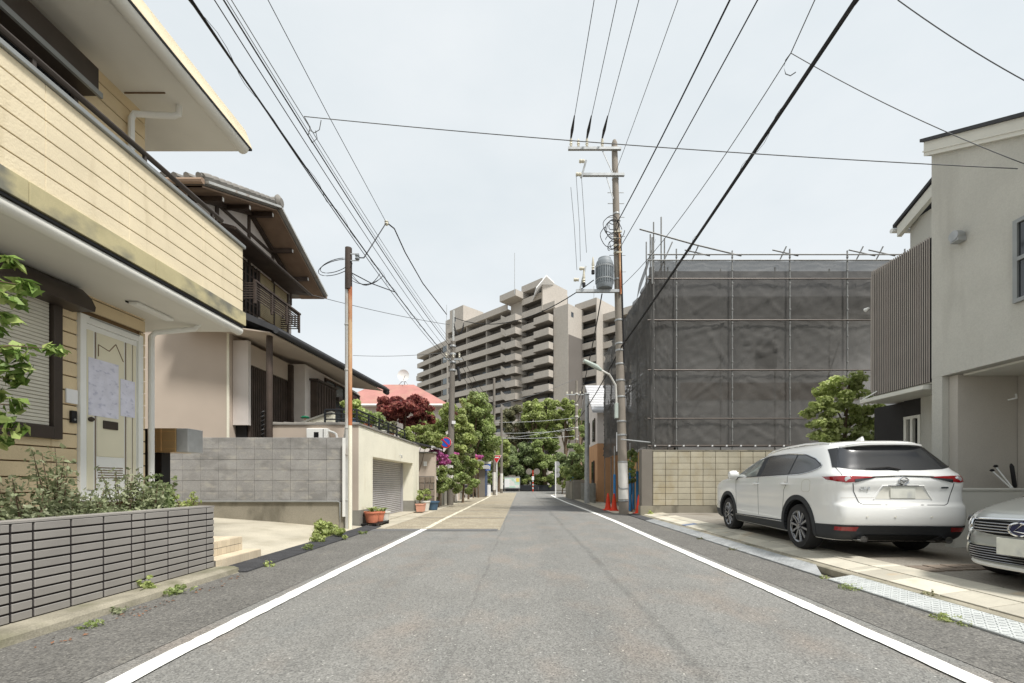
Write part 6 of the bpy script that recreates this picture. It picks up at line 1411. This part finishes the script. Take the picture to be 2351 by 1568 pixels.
# ================= planting in the grey planter =================
def shrub(name, label, c, r, h, n, size, leaf, seed, stems=7, aspect=.5):
    t = thing(name, label, 'shrub', c); rg = random.Random(seed); cl = []
    for k in range(stems):
        a = rg.uniform(0, 6.28); q = r*rg.random()**.6; hh = h*rg.uniform(.6, 1)
        top = Vector((c[0] + q*math.cos(a)*.8, c[1] + q*math.sin(a), c[2] + hh)); b = Vector((c[0] + .3*q*math.cos(a), c[1] + .3*q*math.sin(a), c[2]))
        put('stem', G().tube([b, b.lerp(top, .5) + Vector((rg.uniform(-.03, .03), rg.uniform(-.03, .03), 0)), top], [.008, .006, .002], 5), X['bark'], t, True)
        m = 6
        for i in range(m):
            f = (i + 1) / m; p = b.lerp(top, f); s = (.10 + .10*(1-f)) * r/.4
            cl.append((p.x, p.y, p.z, s, s, s*.5))
    leaves('foliage', X[leaf], cl, n, size, seed, t, aspect, .6, .1); return t
shrub('planter_shrub', 'sparse twiggy shrub in front of the white door', (-4.5, 4.95, .78), .30, .62, 700, .05, 'leafgrey', 31, 9)
shrub('planter_shrub', 'leggy shrub under the roller shutter at the left edge', (-4.55, 4.22, .78), .32, .85, 900, .05, 'leafgrey', 32, 9)
shrub('planter_shrub', 'low tangled shrub between the window and the door', (-4.5, 4.6, .78), .32, .4, 900, .048, 'leafgrey', 33, 10)
shrub('planter_shrub', 'dark green bush at the far end of the grey planter', (-4.45, 5.42, .78), .22, .5, 1300, .055, 'leafdark', 34, 12, .6)
shrub('planter_shrub', 'thin trailing plant at the corner beside the steps', (-4.3, 5.58, .8), .2, .28, 220, .045, 'leaflight', 35, 6)
shrub('planter_shrub', 'spreading pale shrub right of the twiggy one', (-4.42, 5.16, .78), .28, .42, 800, .05, 'leafgrey', 36, 9)
shrub('planter_shrub', 'wispy shrub in the near corner at the left border of the picture', (-4.4, 3.85, .78), .3, .45, 800, .05, 'leafgrey', 37, 9)
gc = leaves('ground_cover', X['leafgrey'], [(-4.45 + random.uniform(-.2, .2), 2.6 + k*.13, .84, .2, .16, .09) for k in range(23)], 5200, .042, 41)
tag(gc, 'low pale green ground cover filling the grey planter', 'ground cover', kind='stuff')
# overhanging broad leaved branch at the left edge
br = thing('citrus_tree', 'glossy broad leaved tree branch reaching in at the left edge', 'tree', (-4.35, 3.3, .78))
put('trunk', G().tube([(-4.4, 3.15, .78), (-4.38, 3.2, 1.6), (-4.35, 3.3, 2.6), (-4.3, 3.4, 3.0)], [.05, .04, .025, .01], 8), X['bark'], br, True)
cl = []
for (u, v) in ((10, 605), (30, 660), (65, 655), (40, 690), (15, 690), (12, 730), (5, 760), (90, 800), (60, 800), (30, 815), (20, 840), (45, 845), (15, 870), (5, 905), (20, 930), (8, 960), (15, 985), (10, 1010), (-20, 640), (-20, 720), (-15, 800), (-20, 860), (-15, 940)):
    c = at(u, v, 3.55); c.x += random.uniform(-.06, .06); cl.append((c.x, c.y + random.uniform(-.08, .08), c.z, .07, .07, .055))
    put('twig', G().tube([(-4.36, 3.3, max(1.0, c.z - .15)), Vector((-4.3, 3.4, c.z)).lerp(c, .5), c], [.008, .006, .003], 5), X['bark'], br, True)
leaves('foliage', X['leafbroad'], cl, 400, .115, 43, br, .48, .4, .1)
# ================= pots =================
def pot(name, label, c, r, h, m, rect=False, group='potted plants by the garage'):
    t = thing(name, label, 'plant pot', c, 0, group); x, y, z = c
    if rect:
        put('tub', G().hexa([(x-r*.8, y-r*1.3, z), (x+r*.8, y-r*1.3, z), (x+r*.8, y+r*1.3, z), (x-r*.8, y+r*1.3, z), (x-r, y-r*1.6, z+h), (x+r, y-r*1.6, z+h), (x+r, y+r*1.6, z+h), (x-r, y+r*1.6, z+h)]), X[m], t, bevel=.015)
        put('rim', G().box(x-r*1.06, x+r*1.06, y-r*1.66, y+r*1.66, z+h-.04, z+h+.005), X[m], t, bevel=.01)
        put('soil', G().box(x-r*.9, x+r*.9, y-r*1.5, y+r*1.5, z+h, z+h+.012), X['soil'], t)
    else:
        put('tub', G().lathe([(r*.62, 0), (r*.7, .01), (r*.95, h*.85), (r*1.06, h*.86), (r*1.06, h), (r*.94, h), (r*.9, h*.9)], c, 24, capt=False), X[m], t, True)
        put('soil', G().lathe([(.01, h*.9), (r*.92, h*.9)], c, 20, capb=False), X['soil'], t)
    return t
def strappy(parent, c, n, L, m, seed):
    rg = random.Random(seed); g = G()
    for k in range(n):
        a = rg.uniform(0, 6.28); d = Vector((math.cos(a), math.sin(a), 0)); l = L*rg.uniform(.6, 1.1); w_ = .014*rg.uniform(.8, 1.5); s = Vector((-d.y, d.x, 0))
        b = Vector(c) + d*rg.uniform(0, .05); A, B = [], []
        for i in range(6):
            f = i/5; p = b + d*l*(f*.7) + Vector((0, 0, l*(f*1.1 - .75*f*f))); ww = w_*(1 - f**3)*(.6 + f) + .001; A.append(p - s*ww); B.append(p + s*ww)
        g.grid([A, B])
    o = put('leaf_tuft', g, X[m], parent, recalc=False); return o
def tray(c, lab, L=.75):
    t = thing('plant_stand', lab, 'plant stand', c); x, y, z = c
    put('rail', G().box(x-.2, x-.1, y-L/2, y+L/2, z+.05, z+.09), X['black'], t); put('rail', G().box(x+.1, x+.2, y-L/2, y+L/2, z+.05, z+.09), X['black'], t)
    for yy in (-L/2+.08, L/2-.08): put('foot', G().box(x-.2, x+.2, y+yy-.06, y+yy+.06, z, z+.05), X['black'], t)
tray((-3.98, 11.85, .01), 'black slatted stand under the terracotta pots', 1.1)
t = pot('plant_pot', 'large terracotta pot nearest to the service pole', (-4.0, 11.62, .1), .2, .3, 'terracotta'); strappy(t, (-4.0, 11.62, .38), 26, .34, 'leafmid', 1)
t = pot('plant_pot', 'smaller orange pot between the terracotta and the whitish pot', (-3.95, 12.0, .1), .17, .27, 'terracotta'); strappy(t, (-3.95, 12.0, .35), 24, .3, 'leafmid', 2)
t = pot('plant_pot', 'whitish pot right of the orange pots', (-3.92, 12.35, .08), .18, .28, 'potwhite'); strappy(t, (-3.92, 12.35, .34), 22, .28, 'leafdark', 3)
t = pot('plant_pot', 'pink rectangular planter at the far garage pier', (-3.86, 16.6, .05), .15, .3, 'potpink', True); strappy(t, (-3.86, 16.6, .33), 6, .1, 'leafdull', 4)
t = pot('plant_pot', 'white pot with variegated plant behind the pink planter', (-3.82, 17.2, .02), .19, .42, 'potwhite')
leaves('foliage', X['leaflight'], clump((-3.85, 17.2, .66), (.26, .26, .2), 9, .1, 8), 420, .11, 51, t)
t = pot('plant_pot', 'slate blue tub in front of the stone gate wall', (-3.7, 18.1, .02), .26, .36, 'potblue')
for k, (x, y, r, h, m, lf, lab) in enumerate(((-4.75, 12.2, .16, .26, 'potblue', 'leaflight', 'dark blue pot with tall leaves behind the terrace railing'), (-4.6, 13.0, .13, .22, 'terracotta', 'leafmid', 'small terracotta pot at the terrace corner'), (-4.6, 13.7, .12, .22, 'potwhite', 'leafmid', 'white pot on the terrace above the shutter'), (-4.6, 14.5, .12, .2, 'potwhite', 'leafgrey', 'second white pot farther along the terrace'), (-4.65, 15.4, .13, .2, 'terracotta', 'leafdull', 'last terracotta pot at the terrace end'), (-5.0, 13.1, .2, .3, 'potblue', 'leaflight', 'large blue tub with yellow green shrub on the terrace'))):
    t = pot('plant_pot', lab, (x, y, 2.69), r, h, m, group='pots on the garage terrace')
    leaves('foliage', X[lf], clump((x, y, 2.69 + h + .2), (r*1.5, r*1.5, .22 + .12*(k in (0, 5))), 9, .1, 60 + k), 380, .12, 60 + k, t)
# ================= weeds =================
def weed(label, c, r, h, n, size, m, seed):
    t = thing('weed', label, 'weed', c, 0, 'weeds along the road edges')
    strappy(t, c, max(4, int(n/20)), h, m, seed)
    leaves('foliage', X[m], clump((c[0], c[1], c[2] + h*.35), (r, r, h*.4), 8, r*.35, seed), n, size, seed, t)
weed('leafy weed growing out of the planter foot', (-3.93, 4.55, .06), .07, .2, 90, .05, 'leaflight', 71)
weed('flat grassy weed on the kerb below the planter', (-3.62, 4.62, .02), .13, .06, 150, .035, 'leafmid', 72)
weed('small weed at the near left kerb', (-3.55, 3.6, .01), .08, .05, 70, .03, 'leafmid', 73)
weed('tiny weed left of the near one at the kerb', (-3.66, 3.95, .01), .07, .05, 60, .03, 'leafgrey', 74)
weed('grass tuft beside the rubber ramp by the steps', (-3.55, 6.15, .01), .08, .08, 70, .035, 'leaflight', 75)
weed('big leafy weed clump against the driveway edge', (-4.12, 9.2, .03), .32, .42, 800, .085, 'leaflight', 76)
weed('second bunch of the weed clump nearer the road', (-3.95, 8.4, .03), .14, .2, 200, .06, 'leaflight', 77)
weed('small weed on the rubber ramp', (-3.7, 7.5, .03), .08, .1, 80, .05, 'leafmid', 78)
weed('weed between the fourth and fifth rubber ramp', (-3.62, 8.9, .02), .07, .09, 70, .045, 'leaflight', 79)
weed('thin weed near the service pole foot', (-3.62, 9.9, .02), .09, .08, 70, .045, 'leafmid', 80)
weed('grass tuft under the near white kerb ramp', (3.66, 3.72, .005), .12, .05, 200, .022, 'leaflight', 81)
weed('grass tuft at the corner of the white kerb ramp', (3.66, 4.85, .005), .11, .045, 160, .022, 'leafmid', 82)
weed('small tuft between the white and grey kerb ramps', (3.72, 5.35, .005), .06, .04, 70, .022, 'leaflight', 83)
weed('dry tuft halfway along the grey kerb ramps', (3.68, 7.6, .005), .07, .05, 60, .025, 'leafdull', 84)
weed('dry tuft at the far grey kerb ramp', (3.68, 9.0, .005), .07, .05, 60, .025, 'leafdull', 85)
weed('weed at the foot of the cream wall pillar', (4.3, 14.6, .05), .1, .2, 90, .06, 'leaflight', 86)
weed('wisp of weed on the kerb in front of the pavers', (4.05, 4.35, .07), .05, .07, 40, .02, 'leafdull', 87)
dl = leaves('leaf_litter', X['deadleaf'], [(-3.55 + random.uniform(-.1, .12), y, .012, .12, .25, .006) for y in (3.3, 3.9, 4.2, 4.9, 5.4)], 70, .03, 91, None, .6, 3.0)
tag(dl, 'scattered dry brown leaves in the left gutter', 'leaf litter', kind='stuff')
# ================= overhead cables =================
def cable(label, pts, r, m='cable', twist=None):
    o = put('overhead_cable', G().tube(pts, r, 6), X[m], None, True)
    tag(o, label, 'cable', 'overhead cables')
    if twist:
        n = len(pts)*5; q = []
        for i in range(n):
            f = i/(n-1)*(len(pts)-1); k = min(int(f), len(pts)-2); p = Vector(pts[k]).lerp(Vector(pts[k+1]), f-k); a = i*.8
            q.append(p + Vector((math.cos(a), 0, math.sin(a)))*twist*(.6 + .4*math.sin(a*.37)))
        put('spiral_hanger', G().tube(q, .004, 4), X['cablegrey'], o)
    return o
# right line, poles towards the camera
for i, (x, lab) in enumerate(((1.78, 'left'), (2.36, 'middle'), (2.92, 'right'))):
    cable(f'thin high voltage wire, {lab} of the three at the top crossarm', sag((x, 15.85, 13.72), (x + .35, -12, 14.6), .7), .010)
cable('thin grey wire just right of the high voltage trio', sag((3.42, 15.9, 12.5), (3.95, -12, 13.2), .8), .009, 'cablegrey')
cable('thick low voltage cable leaving the pole above the lead tangle', sag((3.45, 15.9, 10.6), (4.45, -12, 10.6), .9), .019)
cable('medium cable running to the pole below the thick one', sag((3.5, 15.9, 9.6), (4.6, -12, 9.8), .7), .013)
j = at(1815, 122, 7.3)
cable('thin wire down to the branch joint on the right', sag((3.6, 15.9, 8.3), j, .35, 14), .009, 'cablegrey'); cable('thin wire leading up from the branch joint', [j, at(1870, 0, 6.6), (5.2, -3, 8.8)], .009, 'cablegrey')
cable('wire from the branch joint to the grey house', sag(j, (7.45, 6.3, 5.72), .1, 14), .006, 'cablegrey')
cable('hooked lead hanging at the branch joint', [j, at(1803, 138, 7.4), at(1799, 155, 7.4), at(1803, 170, 7.4), at(1814, 174, 7.3), at(1826, 166, 7.2)], .008, 'cablegrey')
cable('thick bundled communication cable crossing the upper right', sag((3.62, 15.95, 6.1), (4.35, -10, 8.5), .25, 40), .032, 'cable', .055)
cable('continuation of the bundled cable beyond the right pole', sag((3.6, 16.1, 6.05), (3.2, 46, 6.8), 1.4, 20), .024)
cable('service wire at the top right corner', sag(at(2060, 0, 7), at(2360, 190, 7), .05, 10), .008, 'cablegrey')
cable('service wire crossing the road from left bundle to the grey house', sag((-4.0, 8.0, 7.9), (7.45, 6.55, 5.9), .08, 30), .007, 'cablegrey')
cable('black cable from the transformer down to the far pole', sag((2.9, 15.8, 8.0), (5.0, 46, 10.2), 2.2, 16), .022)
cable('black cable from the transformer across to the left pole', sag((2.6, 15.8, 8.5), (-3.4, 21.8, 9.4), .85, 20), .018)
for k, (u0, u1, z0) in enumerate(((1310, 1330, 12.9), (1322, 1338, 12.1), (1334, 1352, 12.2))):
    cable(f'thin drop wire number {["one from the left", "two from the left", "three from the left"][k]} between crossarm and transformer', [at(u0, 400 + 30*(k == 0), 15.4), at(u0 + 8, 520, 15.4), at(u1 - 6, 620 - 20*k, 15.5)], .009, 'cablegrey')
# left line
P0 = Vector((-3.45, 21.7, 0))
def left(label, u, zc, zp, r, m='cable', s=.25, twist=None, xp=-3.45):
    Y = (zc - 1.2)/1.105; r *= .85; a = Vector(((u - 1198)*Y/1000, Y, zc)); b = Vector((xp, 21.7, zp)); d = (a - b); e = a + d*((a.y + 10)/(b.y - a.y))
    pts = sag(b, a, s, 22) + [a.lerp(e, f) + Vector((0, 0, .25*f)) for f in (.33, .66, 1)]
    cable(label, pts, r, m, twist)
left('bundled communication cable with spiral hanger, lowest on the left', 436, 6.5, 7.1, .017, twist=.05)
left('slack lashed cable under the lowest left bundle', 441, 6.5, 7.0, .010, s=.36)
left('slim cable just above the left bundle', 492, 7.0, 7.4, .009)
left('heavy twin cable in the middle of the left wires', 513, 7.3, 7.75, .014)
left('thin grey wire above the heavy twin cable', 520, 7.4, 7.9, .007, 'cablegrey')
left('highest thin wire of the left group', 531, 7.5, 8.1, .008, 'cablegrey')
jn = at(887, 512, 14.2)
cable('taut messenger wire rising from the insulator joint', [jn, at(750, 258, 11), at(615, 0, 8.6), (-6, -4, 13)], .009)
cable('drooping service cable from the insulator joint to the left utility pole', [jn + Vector((0, 0, .02)), at(905, 525, 14.8), at(930, 580, 16), at(970, 650, 18.5), at(1025, 722, 21.7)], .022)
cable('service cable from the joint down to the slim service pole', [jn + Vector((0, 0, .02)), at(865, 545, 13), at(835, 592, 11.2), (-3.95, 10.52, 6.6)], .016)
ib = thing('insulator_joint', 'round insulator where the left service cables meet', 'insulator', tuple(jn)); put('body', G().lathe([(.03, -.08), (.07, -.04), (.05, 0), (.07, .04), (.03, .08)], tuple(jn), 12), X['porcelain'], ib, True)
cable('wire from the tiled house to the far left pole', sag((-8.3, 16.0, 8.2), (-3.6, 21.7, 9.0), .1, 14), .011, 'cablegrey')
cable('lead joining the left bundle to the service pole', [(-4.1, 10.5, 6.22), (-3.85, 11.2, 6.28), (-3.6, 12.3, 6.55)], .012)
cable('far thin wire left of the apartment block', sag(at(810, 816, 60), at(1030, 808, 62), .3, 10), .03, 'cablegrey')
for k, (v0, v1) in enumerate(((968, 958), (992, 985), (1002, 1000), (1012, 978))):
    cable(f'far {["topmost", "second", "third", "lowest sloping"][k]} wire strung before the centre trees', sag(at(1085, v0, 46), at(1330, v1, 46), .25, 14), .022, 'galv')
for k in range(3):
    cable(f'wire {["left", "middle", "right"][k]} of three running on from the left utility pole', sag((-3.4 + .15*k, 21.9, 7.2 + .2*k), (-2.5 + .2*k, 38, 7.6 + .2*k), .5, 12), .014, 'cable')
cable('wire from the far striped pole to the left poles', sag(at(1320, 870, 46), at(1010, 950, 40), .6, 14), .02, 'cablegrey')

cable('looped lead at the left end of the road crossing wire', [(-4.0, 8.0, 7.9), at(708, 285, 8.1), at(712, 300, 8.1), at(722, 305, 8.0), at(733, 298, 8.0), at(737, 276, 7.95)], .007, 'cablegrey')
cable('clamp and loop hanging under the left twin cable', [at(700, 272, 8.0), at(712, 292, 8.2), at(707, 312, 8.3), at(716, 328, 8.4), at(728, 318, 8.5), at(724, 300, 8.4)], .007, 'cablegrey')
